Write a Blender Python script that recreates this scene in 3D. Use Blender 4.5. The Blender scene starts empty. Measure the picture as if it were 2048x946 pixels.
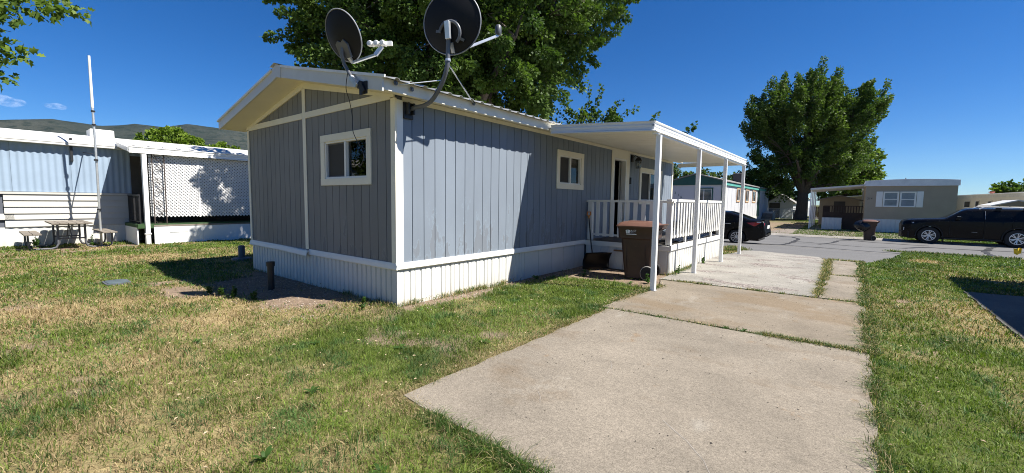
import bpy, bmesh, math, random
import numpy as np
from mathutils import Vector, Matrix

# ------------------------------------------------------------------ camera, sky, sun, exposure
S = bpy.context.scene
COL = S.collection
cd = bpy.data.cameras.new('camera'); cam = bpy.data.objects.new('camera', cd); COL.objects.link(cam)
cam.matrix_world = Matrix(((0.7822, -0.0618, 0.6200, 0.0), (0.6230, 0.0563, -0.7802, 0.0),
                           (0.0133, 0.9965, 0.0826, 1.55), (0, 0, 0, 1)))
cd.sensor_width = 36.0; cd.lens = 36.0 * 856.07 / 2048.0; cd.clip_start = 0.05; cd.clip_end = 20000
S.camera = cam
SUN = Vector((0.715, 0.268, 1.0)).normalized()
SEL = math.asin(SUN.z); SAZ = math.atan2(SUN.x, SUN.y)
w = bpy.data.worlds.new('World'); S.world = w; w.use_nodes = True
nt = w.node_tree; bg = nt.nodes['Background']
sky = nt.nodes.new('ShaderNodeTexSky'); sky.sky_type = 'NISHITA'; sky.sun_disc = False
sky.sun_elevation = SEL; sky.sun_rotation = SAZ
sky.altitude = 1500; sky.air_density = 1.0; sky.dust_density = 0.0; sky.ozone_density = 5.0
hs = nt.nodes.new('ShaderNodeHueSaturation'); hs.inputs['Saturation'].default_value = 1.3
tint = nt.nodes.new('ShaderNodeMix'); tint.data_type = 'RGBA'; tint.blend_type = 'MULTIPLY'; tint.inputs[0].default_value = 1.0; tint.inputs[7].default_value = (.64, .81, 1.0, 1)
nt.links.new(sky.outputs[0], hs.inputs['Color']); nt.links.new(hs.outputs[0], tint.inputs[6]); nt.links.new(tint.outputs[2], bg.inputs[0])
bg.inputs[1].default_value = 0.058
sd = bpy.data.lights.new('sun', 'SUN'); sd.energy = 5.0; sd.angle = math.radians(0.53); sd.color = (1.0, 0.95, 0.87)
sun = bpy.data.objects.new('sun', sd); COL.objects.link(sun)
sun.rotation_euler = SUN.to_track_quat('Z', 'Y').to_euler()
S.view_settings.view_transform = 'Standard'; S.view_settings.look = 'None'
S.view_settings.exposure = 1.08; S.view_settings.gamma = 1.0
S.render.engine = 'CYCLES'
S.cycles.max_bounces = 6; S.cycles.sample_clamp_indirect = 4; S.cycles.transparent_max_bounces = 8; S.cycles.use_denoising = True; S.cycles.use_adaptive_sampling = False; S.cycles.filter_width = 1.0
try: S.cycles.denoising_prefilter = 'NONE'; S.cycles.denoising_input_passes = 'RGB_ALBEDO_NORMAL'
except Exception: pass

rng = np.random.default_rng(7); R = random.Random(5)

# ------------------------------------------------------------------ helpers
def sstep(a, b, t):
    t = np.clip((np.asarray(t, float) - a) / (b - a), 0, 1); return t * t * (3 - 2 * t)
def terr(y):
    return -.38 * sstep(15, 27, y) + .26 * sstep(36, 55, y)
def T(y): return float(terr(y))

class MB:
    def __init__(s): s.v = []; s.f = []
    def add(s, vs, fs):
        n = len(s.v); s.v += [tuple(map(float, p)) for p in vs]; s.f += [tuple(n + i for i in f) for f in fs]; return s
    def box(s, x0, x1, y0, y1, z0, z1):
        return s.add([(x0,y0,z0),(x1,y0,z0),(x1,y1,z0),(x0,y1,z0),(x0,y0,z1),(x1,y0,z1),(x1,y1,z1),(x0,y1,z1)],
                     [(0,3,2,1),(4,5,6,7),(0,1,5,4),(1,2,6,5),(2,3,7,6),(3,0,4,7)])
    def bm(s, P, u0, u1, v0, v1, d0, d1):        # box in wall coordinates: P(u, v, d)
        c = [P(u, v, d) for d in (d0, d1) for (u, v) in ((u0,v0),(u1,v0),(u1,v1),(u0,v1))]
        return s.add(c, [(0,3,2,1),(4,5,6,7),(0,1,5,4),(1,2,6,5),(2,3,7,6),(3,0,4,7)])
    def poly(s, P, pts, d0, d1):                 # polygon in wall coordinates with thickness
        n = len(pts); c = [P(u, v, d0) for u, v in pts] + [P(u, v, d1) for u, v in pts]
        return s.add(c, [tuple(range(n))[::-1], tuple(range(n, 2*n))] + [(i, (i+1) % n, n+(i+1) % n, n+i) for i in range(n)])
    def tube(s, pts, r, n=8, cap=True):
        pts = [Vector(p) for p in pts]; m = len(pts)
        rs = r if isinstance(r, (list, tuple)) else [r] * m
        vs = []; pu = None
        for i, p in enumerate(pts):
            t = (pts[min(i+1, m-1)] - pts[max(i-1, 0)])
            t = t.normalized() if t.length > 1e-9 else Vector((0,0,1))
            if pu is None: pu = t.orthogonal().normalized()
            u = pu - t * pu.dot(t)
            u = u.normalized() if u.length > 1e-6 else t.orthogonal().normalized()
            pu = u; w_ = t.cross(u)
            for k in range(n):
                a = 2 * math.pi * k / n; vs.append(p + (u * math.cos(a) + w_ * math.sin(a)) * rs[i])
        fs = [(i*n+k, i*n+(k+1) % n, (i+1)*n+(k+1) % n, (i+1)*n+k) for i in range(m-1) for k in range(n)]
        if cap: fs += [tuple(range(n))[::-1], tuple(range((m-1)*n, m*n))]
        return s.add(vs, fs)
    def bar(s, a, b, wd, th, up=(0,0,1)):        # rectangular bar from a to b
        a = Vector(a); b = Vector(b); t = (b-a).normalized(); sd_ = t.cross(Vector(up))
        sd_ = sd_.normalized() if sd_.length > 1e-6 else t.orthogonal().normalized()
        u = sd_.cross(t).normalized(); vs = []
        for p in (a, b):
            for i, j in ((-1,-1),(1,-1),(1,1),(-1,1)): vs.append(p + sd_*i*wd/2 + u*j*th/2)
        return s.add(vs, [(0,3,2,1),(4,5,6,7),(0,1,5,4),(1,2,6,5),(2,3,7,6),(3,0,4,7)])
    def lathe(s, prof, o=(0,0,0), ax=(0,0,1), n=24, ring=False):   # prof: (radius, height)
        o = Vector(o); ax = Vector(ax).normalized(); u = ax.orthogonal().normalized(); w_ = ax.cross(u); vs = []
        for r_, h in prof:
            for k in range(n):
                a = 2*math.pi*k/n; vs.append(o + ax*h + (u*math.cos(a)+w_*math.sin(a))*r_)
        m = len(prof)
        fs = [(i*n+k, i*n+(k+1) % n, (i+1)*n+(k+1) % n, (i+1)*n+k) for i in range(m-1) for k in range(n)]
        if ring: fs += [((m-1)*n+k, (m-1)*n+(k+1) % n, (k+1) % n, k) for k in range(n)]; return s.add(vs, fs)
        if prof[0][0] > 1e-6: fs.append(tuple(range(n))[::-1])
        if prof[-1][0] > 1e-6: fs.append(tuple(range((m-1)*n, m*n)))
        return s.add(vs, fs)
    def loft(s, rings, cap=True):
        n = len(rings[0]); vs = [p for r_ in rings for p in r_]; m = len(rings)
        fs = [(i*n+k, i*n+(k+1) % n, (i+1)*n+(k+1) % n, (i+1)*n+k) for i in range(m-1) for k in range(n)]
        if cap: fs += [tuple(range(n))[::-1], tuple(range((m-1)*n, m*n))]
        return s.add(vs, fs)
    def strip(s, A, B):                          # open surface between two polylines
        n = len(A); return s.add(list(A)+list(B), [(i, i+1, n+i+1, n+i) for i in range(n-1)])
    def xf(s, M):
        s.v = [tuple(M @ Vector(p)) for p in s.v]; return s

def origin(o):
    v = Vector((0,0,0))
    while o is not None: v += o.location; o = o.parent
    return v
def finish(name, me, m, parent):
    o = bpy.data.objects.new(name, me); COL.objects.link(o)
    if m is not None: me.materials.append(m)
    if parent is not None: o.parent = parent
    return o
def build(name, mb, m, parent=None, smooth=0, bevel=0, recalc=True, local=False):
    off = Vector((0,0,0)) if (parent is None or local) else origin(parent)
    me = bpy.data.meshes.new(name)
    me.from_pydata([(p[0]-off.x, p[1]-off.y, p[2]-off.z) for p in mb.v], [], mb.f)
    if recalc:
        b = bmesh.new(); b.from_mesh(me); bmesh.ops.recalc_face_normals(b, faces=b.faces); b.to_mesh(me); b.free()
    if smooth:
        for p in me.polygons: p.use_smooth = True
        try: me.set_sharp_from_angle(angle=math.radians(smooth if smooth > 1 else 40))
        except Exception: pass
    o = finish(name, me, m, parent)
    if bevel:
        bv = o.modifiers.new('bevel', 'BEVEL'); bv.width = bevel; bv.segments = 2; bv.limit_method = 'ANGLE'; bv.angle_limit = math.radians(50)
        bv.harden_normals = False
    return o
def npmesh(name, V, F, m, parent=None, col=None, smooth=False):   # numpy: V (n,3), F (k,3|4)
    me = bpy.data.meshes.new(name)
    k = F.shape[1]
    me.vertices.add(len(V)); me.vertices.foreach_set('co', np.ascontiguousarray(V, np.float32).ravel())
    me.loops.add(F.size); me.loops.foreach_set('vertex_index', np.ascontiguousarray(F, np.int32).ravel())
    me.polygons.add(len(F)); me.polygons.foreach_set('loop_start', np.arange(0, F.size, k, dtype=np.int32))
    try: me.polygons.foreach_set('loop_total', np.full(len(F), k, np.int32))
    except Exception: pass
    if smooth: me.polygons.foreach_set('use_smooth', np.ones(len(F), bool))
    me.update(calc_edges=True); me.validate()
    if col is not None:
        a = me.color_attributes.new('Col', 'FLOAT_COLOR', 'POINT')
        c = np.ones((len(V), 4), np.float32); c[:, :3] = col; a.data.foreach_set('color', c.ravel())
    return finish(name, me, m, parent)
def thing(name, label, cat, loc=(0,0,0), group=None):
    o = bpy.data.objects.new(name, None); COL.objects.link(o); o.location = loc; o.empty_display_size = .2
    return tag(o, label, cat, group)
def tag(o, label=None, cat=None, group=None, kind=None):
    if label: o['label'] = label
    if cat: o['category'] = cat
    if group: o['group'] = group
    if kind: o['kind'] = kind
    return o
def copy_tree(o, parent=None):
    c = o.copy(); COL.objects.link(c); c.parent = parent
    for ch in list(o.children): copy_tree(ch, c)
    return c
def text(name, s_, size, M, m, parent, ext=.002, shear=0, spacing=1):
    cu = bpy.data.curves.new('txt', 'FONT'); cu.body = s_; cu.size = size; cu.extrude = ext; cu.shear = shear; cu.space_character = spacing
    cu.align_x = 'CENTER'; cu.align_y = 'CENTER'
    t = bpy.data.objects.new('txt', cu); COL.objects.link(t)
    me = bpy.data.meshes.new_from_object(t.evaluated_get(bpy.context.evaluated_depsgraph_get()))
    bpy.data.objects.remove(t); me.name = name
    me.transform(M); off = origin(parent) if parent else Vector((0,0,0))
    me.transform(Matrix.Translation(-off)); me.materials.clear()
    return finish(name, me, m, parent)

# numpy value noise
_perm = rng.random((257, 257))
def vnoise(x, y, s):
    x = np.asarray(x, float) / s + 1000.3; y = np.asarray(y, float) / s + 1000.7
    xi = np.floor(x).astype(int); yi = np.floor(y).astype(int); fx = x - xi; fy = y - yi
    fx = fx*fx*(3-2*fx); fy = fy*fy*(3-2*fy); g = lambda a, b: _perm[a % 257, b % 257]
    return (g(xi,yi)*(1-fx)+g(xi+1,yi)*fx)*(1-fy) + (g(xi,yi+1)*(1-fx)+g(xi+1,yi+1)*fx)*fy
def fbm(x, y, s, o=4):
    t = 0; a = .5
    for i in range(o): t = t + a*vnoise(np.asarray(x)+i*17.3, np.asarray(y)-i*9.1, s); s *= .5; a *= .5
    return t / (1 - .5**o)
def inside(poly, x, y):
    r = np.zeros(np.shape(x), bool); n = len(poly)
    for i in range(n):
        x0, y0 = poly[i]; x1, y1 = poly[(i+1) % n]
        if y0 == y1: continue
        c = ((y0 > y) != (y1 > y)) & (x < (x1-x0)*(y-y0)/(y1-y0)+x0); r ^= c
    return r

# ------------------------------------------------------------------ materials
def nodes(name):
    m = bpy.data.materials.new(name); m.use_nodes = True; t = m.node_tree; return m, t, t.nodes['Principled BSDF']
def N(t, typ, **kw):
    n = t.nodes.new(typ)
    for k, v in kw.items(): setattr(n, k, v)
    return n
def tex(t, scale, detail=4, rough=.6, vec=None, stretch=None):
    n = N(t, 'ShaderNodeTexNoise'); n.inputs['Scale'].default_value = scale; n.inputs['Detail'].default_value = detail
    n.inputs['Roughness'].default_value = rough
    src = vec if vec is not None else N(t, 'ShaderNodeTexCoord').outputs['Object']
    if stretch:
        mp = N(t, 'ShaderNodeMapping'); mp.inputs['Scale'].default_value = stretch; t.links.new(src, mp.inputs[0]); src = mp.outputs[0]
    t.links.new(src, n.inputs['Vector']); return n.outputs['Fac']
def ramp(t, fac, stops):
    r = N(t, 'ShaderNodeValToRGB'); e = r.color_ramp.elements
    while len(e) < len(stops): e.new(.5)
    for i, (p, c) in enumerate(stops):
        e[i].position = p; e[i].color = (*c, 1) if isinstance(c, (tuple, list)) else (c, c, c, 1)
    t.links.new(fac, r.inputs[0]); return r.outputs[0]
def mixc(t, fac, a, b, mode='MIX'):
    n = N(t, 'ShaderNodeMix', data_type='RGBA', blend_type=mode)
    for sock, v in ((n.inputs[0], fac), (n.inputs[6], a), (n.inputs[7], b)):
        if isinstance(v, (int, float)): sock.default_value = v
        elif isinstance(v, (tuple, list)): sock.default_value = (*v, 1)
        else: t.links.new(v, sock)
    return n.outputs[2]
def bump(t, b, h, strength=.2, dist=.01):
    n = N(t, 'ShaderNodeBump'); n.inputs['Strength'].default_value = strength; n.inputs['Distance'].default_value = dist
    t.links.new(h, n.inputs['Height']); t.links.new(n.outputs[0], b.inputs['Normal'])
def mul(c, k): return tuple(x*k for x in c)
def pm(name, c, rough=.6, var=.12, scale=2.5, metal=0, spec=.4, bs=60, bst=.08, bd=.004, c2=None, stretch=None, dirt=None, coat=0):
    m, t, b = nodes(name)
    f = tex(t, scale, 5, .65, stretch=stretch)
    out = mixc(t, ramp(t, f, [(.3, 0.0), (.7, 1.0)]), mul(c, 1-var), c2 or mul(c, 1+var))
    if dirt:
        g = tex(t, scale*3.1, 6, .7, stretch=stretch); out = mixc(t, ramp(t, g, [(dirt[1], 0.0), (dirt[1]+.12, 1.0)]), out, dirt[0])
    t.links.new(out, b.inputs['Base Color'])
    b.inputs['Roughness'].default_value = rough; b.inputs['Metallic'].default_value = metal
    b.inputs['Specular IOR Level'].default_value = spec; b.inputs['Coat Weight'].default_value = coat
    if bst: bump(t, b, tex(t, bs, 3, .6, stretch=stretch), bst, bd)
    return m
def random_tint(m, amt=.1):       # each object a little lighter or darker than the next
    t = m.node_tree; b = t.nodes['Principled BSDF']; l = b.inputs['Base Color'].links[0]; src = l.from_socket
    oi = N(t, 'ShaderNodeObjectInfo'); mr = N(t, 'ShaderNodeMapRange'); t.links.new(oi.outputs['Random'], mr.inputs[0])
    mr.inputs[3].default_value = 1-amt; mr.inputs[4].default_value = 1+amt
    hv = N(t, 'ShaderNodeHueSaturation'); t.links.new(mr.outputs[0], hv.inputs['Value']); t.links.new(src, hv.inputs['Color'])
    t.links.new(hv.outputs[0], b.inputs['Base Color']); return m

def siding_mat(name, base, under, rimc, peel):
    m, t, b = nodes(name)
    oc = N(t, 'ShaderNodeTexCoord').outputs['Object']
    n1 = tex(t, 1.3, 4, .6, oc, (1, 1, .45))
    c = mixc(t, ramp(t, n1, [(.3, 0.0), (.7, 1.0)]), mul(base, .92), mul(base, 1.07))
    # peeled patches, mostly low on the boards
    sx = N(t, 'ShaderNodeSeparateXYZ'); t.links.new(oc, sx.inputs[0])
    low = N(t, 'ShaderNodeMapRange'); t.links.new(sx.outputs[2], low.inputs[0])
    low.inputs[1].default_value = .7; low.inputs[2].default_value = 2.1; low.inputs[3].default_value = peel; low.inputs[4].default_value = -.13
    n2 = tex(t, 2.6, 7, .62, oc, (1.6, 1.6, .55))
    ad = N(t, 'ShaderNodeMath', operation='ADD'); t.links.new(n2, ad.inputs[0]); t.links.new(low.outputs[0], ad.inputs[1])
    pk = ramp(t, ad.outputs[0], [(.585, 0.0), (.6, 1.0)])
    c = mixc(t, pk, c, mixc(t, tex(t, 14, 4, .7, oc, (2, 2, .25)), under, mul(under, 1.2)))
    rim = ramp(t, ad.outputs[0], [(.565, 0.0), (.585, .55), (.6, 0.0)])
    c = mixc(t, rim, c, rimc)
    # dark vertical checks in the wood
    n3 = tex(t, 9, 5, .75, oc, (3.2, 3.2, .22))
    c = mixc(t, ramp(t, n3, [(.69, 0.0), (.74, .8)]), c, (.07, .075, .085))
    t.links.new(c, b.inputs['Base Color']); b.inputs['Roughness'].default_value = .62; b.inputs['Specular IOR Level'].default_value = .3
    bump(t, b, tex(t, 30, 5, .7, oc, (4, 4, .25)), .25, .004)
    return random_tint(m, .045)

WHITE = pm('white_trim_paint', (.80, .79, .74), .5, .04, 1.5, dirt=((.55, .51, .43), .68))
CREAM = pm('cream_trim_paint', (.80, .75, .61), .55, .05, 1.2, dirt=((.55, .47, .33), .70))
SKIRT = pm('white_skirting_metal', (.63, .63, .595), .42, .04, 1.2, dirt=((.62, .58, .48), .66), bst=.05)
def splash(m):        # soil splashed up the foot of the sheets, streaks under the trim
    t = m.node_tree; b = t.nodes['Principled BSDF']; src = b.inputs['Base Color'].links[0].from_socket; oc = N(t, 'ShaderNodeTexCoord').outputs['Object']
    sx = N(t, 'ShaderNodeSeparateXYZ'); t.links.new(oc, sx.inputs[0]); mr = N(t, 'ShaderNodeMapRange'); t.links.new(sx.outputs[2], mr.inputs[0])
    mr.inputs[1].default_value = 0; mr.inputs[2].default_value = .26; mr.inputs[3].default_value = .5; mr.inputs[4].default_value = 0
    n = tex(t, 4, 6, .7, oc, (1, 1, .35)); k = N(t, 'ShaderNodeMath', operation='MULTIPLY'); t.links.new(mr.outputs[0], k.inputs[0]); t.links.new(ramp(t, n, [(.30, .1), (.7, 1.0)]), k.inputs[1])
    c = mixc(t, k.outputs[0], src, (.40, .32, .23)); s2 = tex(t, 16, 5, .75, oc, (1, 1, .06)); c = mixc(t, ramp(t, s2, [(.62, 0.0), (.72, .22)]), c, (.42, .38, .31))
    t.links.new(c, b.inputs['Base Color'])
splash(SKIRT)
POST = pm('white_aluminium', (.82, .82, .80), .35, .03, 2, bst=.02)
RAIL = pm('white_rail_paint', (.78, .77, .72), .5, .05, 3, dirt=((.55, .50, .42), .68))
FASCIA = pm('grey_white_fascia_metal', (.58, .58, .56), .4, .06, 2.2, dirt=((.42, .40, .36), .66))
ROOF = pm('galvanised_roof_metal', (.55, .55, .53), .38, .1, 2, metal=.35, dirt=((.33, .29, .24), .62))
SIDING = siding_mat('blue_siding_paint', (.194, .228, .272), (.160, .180, .208), (.24, .30, .36), .075)
SIDING2 = siding_mat('grey_end_siding_paint', (.203, .203, .200), (.15, .155, .16), (.25, .26, .27), .02)  # greyer, less blue tone than the side wall, for the end wall boards
BACK = pm('siding_groove_paint', (.10, .11, .135), .8, .1, 3)
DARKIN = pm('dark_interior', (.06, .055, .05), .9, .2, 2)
BLACKPL = pm('black_plastic', (.018, .018, .02), .38, .2, 6, spec=.5)
BLACKM = pm('black_iron', (.022, .022, .024), .45, .2, 8)
RUB = pm('tyre_rubber', (.018, .018, .018), .8, .2, 9)
DISH = pm('charcoal_dish_paint', (.013, .013, .014), .6, .12, 3, spec=.2)
MASTM = pm('grey_mast_paint', (.12, .125, .135), .42, .15, 5, metal=.3)
GALV = pm('galvanised_steel', (.62, .64, .66), .35, .1, 8, metal=.6)
LNBW = pm('white_lnb_plastic', (.78, .78, .76), .4, .05, 6)
BINB = pm('brown_bin_plastic', (.052, .026, .018), .48, .16, 4, spec=.45, dirt=((.15, .10, .075), .66), bs=180, bst=.12)
BINL = pm('faded_brown_lid_plastic', (.125, .062, .046), .5, .2, 4, spec=.45, bs=180, bst=.1)
STICK = pm('sticker_white', (.75, .75, .74), .5, .05, 9)
STICKG = pm('sticker_pale_green', (.42, .52, .47), .5, .2, 30)
DECK = pm('dark_deck_boards', (.075, .068, .06), .75, .25, 3, stretch=(1, 8, 1))
WOOD = pm('weathered_planks', (.19, .165, .135), .8, .22, 3, stretch=(1, 1, 1), dirt=((.16, .13, .10), .6))
GREYM = pm('grey_tube_steel', (.10, .105, .12), .5, .15, 6)
ORANGE = pm('orange_grip_plastic', (.62, .22, .04), .5, .1, 6)
YELLOW = pm('yellow_flag_plastic', (.80, .52, .03), .5, .08, 10)
def glass_mat(name, tint=(.78, .82, .82), rough=.015, ior=1.55):
    m = bpy.data.materials.new(name); m.use_nodes = True; t = m.node_tree; t.nodes.clear()
    o = N(t, 'ShaderNodeOutputMaterial'); g = N(t, 'ShaderNodeBsdfGlossy'); g.inputs['Roughness'].default_value = rough
    tr = N(t, 'ShaderNodeBsdfTransparent'); tr.inputs[0].default_value = (*tint, 1); f = N(t, 'ShaderNodeFresnel'); f.inputs[0].default_value = ior
    bp = N(t, 'ShaderNodeBump'); bp.inputs['Strength'].default_value = .03; bp.inputs['Distance'].default_value = .02
    t.links.new(tex(t, 1.7, 2), bp.inputs['Height']); t.links.new(bp.outputs[0], g.inputs['Normal'])
    mx = N(t, 'ShaderNodeMixShader'); t.links.new(f.outputs[0], mx.inputs[0]); t.links.new(tr.outputs[0], mx.inputs[1]); t.links.new(g.outputs[0], mx.inputs[2])
    t.links.new(mx.outputs[0], o.inputs[0]); return m
GLASS = glass_mat('window_glass', ior=1.5)
SCREEN = pm('insect_screen_mesh', (.05, .047, .043), .8, .1, 5)
CARGLASS = glass_mat('tinted_car_glass', (.10, .11, .11), ior=1.6)
def attr_mat(name, trans=.35, rough=.6, spec=.25, ns=None, sheen=0):
    m = bpy.data.materials.new(name); m.use_nodes = True; t = m.node_tree; t.nodes.clear()
    o = N(t, 'ShaderNodeOutputMaterial'); a = N(t, 'ShaderNodeVertexColor', layer_name='Col'); c = a.outputs[0]
    p = N(t, 'ShaderNodeBsdfPrincipled'); p.inputs['Roughness'].default_value = rough; p.inputs['Specular IOR Level'].default_value = spec
    t.links.new(c, p.inputs['Base Color'])
    if trans:
        tr = N(t, 'ShaderNodeBsdfTranslucent'); t.links.new(mixc(t, 1.0, c, (1.0, 1.15, .55), 'MULTIPLY'), tr.inputs[0])
        mx = N(t, 'ShaderNodeMixShader'); mx.inputs[0].default_value = trans
        t.links.new(p.outputs[0], mx.inputs[1]); t.links.new(tr.outputs[0], mx.inputs[2]); t.links.new(mx.outputs[0], o.inputs[0])
    else: t.links.new(p.outputs[0], o.inputs[0])
    return m
LEAF = attr_mat('leaf', .36, .55, .22)
GRASSM = attr_mat('grass_blade', .3, .55, .3)
BARK = pm('bark', (.085, .068, .052), .9, .3, 4, stretch=(3, 3, .5), bs=14, bst=.8, bd=.03)
def ground_mat():
    m, t, b = nodes('lawn_soil_and_thatch')
    a = N(t, 'ShaderNodeVertexColor', layer_name='Col'); oc = N(t, 'ShaderNodeTexCoord').outputs['Object']
    n1 = tex(t, 22, 6, .75, oc); n2 = tex(t, 120, 3, .7, oc); n3 = tex(t, 5, 4, .6, oc)
    c = mixc(t, 1.0, a.outputs[0], ramp(t, n1, [(.25, .45), (.75, 1.5)]), 'MULTIPLY')
    c = mixc(t, 1.0, c, ramp(t, n2, [(.3, .6), (.7, 1.35)]), 'MULTIPLY')
    c = mixc(t, 1.0, c, ramp(t, n3, [(.3, .8), (.7, 1.2)]), 'MULTIPLY')
    t.links.new(c, b.inputs['Base Color']); b.inputs['Roughness'].default_value = .95; b.inputs['Specular IOR Level'].default_value = .1
    bump(t, b, n1, .6, .03); return m
GROUND = ground_mat()
def concrete(name, c, stain, stainc, pale, rough_gravel=0):
    m, t, b = nodes(name); oc = N(t, 'ShaderNodeTexCoord').outputs['Object']
    n1 = tex(t, .9, 6, .62, oc); o = mixc(t, ramp(t, n1, [(.35, 0.0), (.68, 1.0)]), mul(c, .78), mul(c, 1.1))
    n2 = tex(t, .55, 5, .6, oc, (1, 1.6, 1)); o = mixc(t, ramp(t, n2, [(stain, 0.0), (stain+.09, .75)]), o, stainc)
    n5 = tex(t, 1.7, 5, .65, oc, (1.3, .7, 1)); o = mixc(t, ramp(t, n5, [(.60, 0.0), (.70, .6)]), o, pale)
    n6 = tex(t, 3.5, 7, .7, oc, (.6, 1.5, 1)); o = mixc(t, ramp(t, n6, [(.58, 0.0), (.70, .45)]), o, mul(c, .62))
    n7 = tex(t, 2.3, 6, .7, oc, (1, .8, 1)); o = mixc(t, ramp(t, n7, [(.63, 0.0), (.70, .55)]), o, (.20, .125, .062))
    n3 = tex(t, 105, 5, .85, oc); o = mixc(t, 1.0, o, ramp(t, n3, [(.36, .52), (.5, 1.0), (.66, 1.42)]), 'MULTIPLY')
    n8 = tex(t, 34, 3, .7, oc); o = mixc(t, 1.0, o, ramp(t, n8, [(.3, .84), (.7, 1.14)]), 'MULTIPLY')
    n4 = tex(t, 45, 2, .5, oc); o = mixc(t, ramp(t, n4, [(.70, 0.0), (.72, .7)]), o, mul(c, .45))
    h = n3
    if rough_gravel:
        g = tex(t, 1.25, 6, .68, oc, (.6, 1.2, 1)); v = N(t, 'ShaderNodeTexVoronoi'); v.inputs['Scale'].default_value = 26; t.links.new(oc, v.inputs[0])
        gm = ramp(t, g, [(.545, 0.0), (.60, 1.0)])
        gc = mixc(t, v.outputs['Color'], (.13, .112, .10), (.31, .27, .245)); o = mixc(t, gm, o, gc)
        k = N(t, 'ShaderNodeMath', operation='MULTIPLY'); t.links.new(gm, k.inputs[0]); t.links.new(v.outputs['Distance'], k.inputs[1])
        bump(t, b, k.outputs[0], .9, .03)
    else: bump(t, b, h, .5, .006)
    t.links.new(o, b.inputs['Base Color']); b.inputs['Roughness'].default_value = .88; b.inputs['Specular IOR Level'].default_value = .25
    return m
CONC = concrete('tan_concrete', (.228, .198, .158), .56, (.160, .124, .086), (.29, .268, .228))
CONCB = concrete('brown_stained_concrete', (.218, .185, .142), .49, (.175, .132, .085), (.27, .245, .205))
CONC2 = concrete('spalled_grey_concrete', (.27, .255, .225), .66, (.20, .165, .12), (.30, .295, .275), 1)
def asphalt_mat():
    m, t, b = nodes('worn_asphalt'); oc = N(t, 'ShaderNodeTexCoord').outputs['Object']
    n1 = tex(t, .35, 5, .6, oc, (1, 2.2, 1)); o = mixc(t, n1, (.085, .084, .083), (.14, .138, .135))
    n3 = tex(t, 70, 3, .75, oc); o = mixc(t, 1.0, o, ramp(t, n3, [(.3, .6), (.7, 1.4)]), 'MULTIPLY')
    n4 = tex(t, .8, 5, .7, oc, (.3, 1, 1)); o = mixc(t, ramp(t, n4, [(.62, 0.0), (.72, .5)]), o, (.06, .06, .06))
    t.links.new(o, b.inputs['Base Color']); b.inputs['Roughness'].default_value = .9; bump(t, b, n3, .4, .006); return m
ASPH = asphalt_mat()

# ------------------------------------------------------------------ the setting
SLAB1 = [(-2.67, 2.02), (-2.68, 5.64), (.215, 5.71), (.20, 1.4), (-.4, 1.35), (-1.27, 1.93)]
SLAB2 = [(-2.80, 5.69), (-2.82, 6.2), (-2.70, 7.9), (-2.95, 8.52), (.225, 8.62), (.215, 5.76)]
SLAB3 = [(-2.98, 8.57), (-3.02, 13.9), (-2.86, 14.75), (-2.80, 15.85), (-2.34, 16.1), (-.72, 15.5), (-.56, 14.9), (-.47, 12.), (-.42, 8.66)]
WALK1 = [(-.37, 8.67), (-.36, 11.66), (.225, 11.74), (.22, 8.68)]
WALK2 = [(-.36, 11.71), (-.40, 14.9), (.02, 15.02), (.235, 14.75), (.225, 11.79)]
NSLAB = [(1.66, 11.15), (1.66, 2.0), (4.1, 2.0), (4.1, 11.45)]
SLABS = [SLAB1, SLAB2, SLAB3, WALK1, WALK2]
HOUSE = [(-10.26, 3.75), (-5.09, 3.75), (-5.09, 15.6), (-10.26, 15.6)]
PORCH = [(-5.11, 9.28), (-3.03, 9.28), (-3.03, 13.95), (-5.11, 13.95)]
ROADPOLY = [(-60, 17.6), (-3.3, 17.5), (-2.8, 15.9), (-2.34, 16.12), (-.72, 15.55), (-.5, 15.0), (.02, 15.06), (.32, 14.85), (.62, 15.6), (1.05, 17.4), (1.30, 19.4), (1.6, 22.6), (3.0, 22.6), (5.0, 22.2), (60, 21.0), (60, 31.45), (-60, 31.45)]
def jag(poly, amp, step=.18):       # an uneven broken edge
    out = []
    for i in range(len(poly)):
        a = np.array(poly[i]); b = np.array(poly[(i+1) % len(poly)]); n = max(1, int(np.linalg.norm(b-a)/step)); nrm = np.array([-(b-a)[1], (b-a)[0]])/max(1e-6, np.linalg.norm(b-a))
        for k in range(n):
            p = a + (b-a)*k/n
            out.append(tuple(p + (nrm*R.uniform(-amp, amp) if k else 0)))
    return out
def sheet(name, poly, dz, m, parent=None, thick=0, cut=.5):
    """flat piece that follows the fall of the ground; optional thickness"""
    b = bmesh.new(); vs = [b.verts.new((x, y, 0)) for x, y in poly]; b.faces.new(vs)
    ys = [p[1] for p in poly]
    if max(ys) > 14.5:
        y = math.floor(min(ys)/cut)*cut
        while y < min(max(ys), 60):
            if y > min(ys) and y > 14.4: bmesh.ops.bisect_plane(b, geom=b.verts[:]+b.edges[:]+b.faces[:], plane_co=(0, y, 0), plane_no=(0, 1, 0))
            y += cut
    if thick:
        r = bmesh.ops.extrude_face_region(b, geom=b.faces[:])
        for v in r['geom']:
            if isinstance(v, bmesh.types.BMVert): v.co.z -= thick
    bmesh.ops.recalc_face_normals(b, faces=b.faces)
    if not thick:
        for f in b.faces:
            if f.normal.z < 0: f.normal_flip()
    for v in b.verts: v.co.z += T(v.co.y) + dz
    bmesh.ops.triangulate(b, faces=[f for f in b.faces if len(f.verts) > 4])
    me = bpy.data.meshes.new(name); b.to_mesh(me); b.free()
    return finish(name, me, m, parent)

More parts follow.
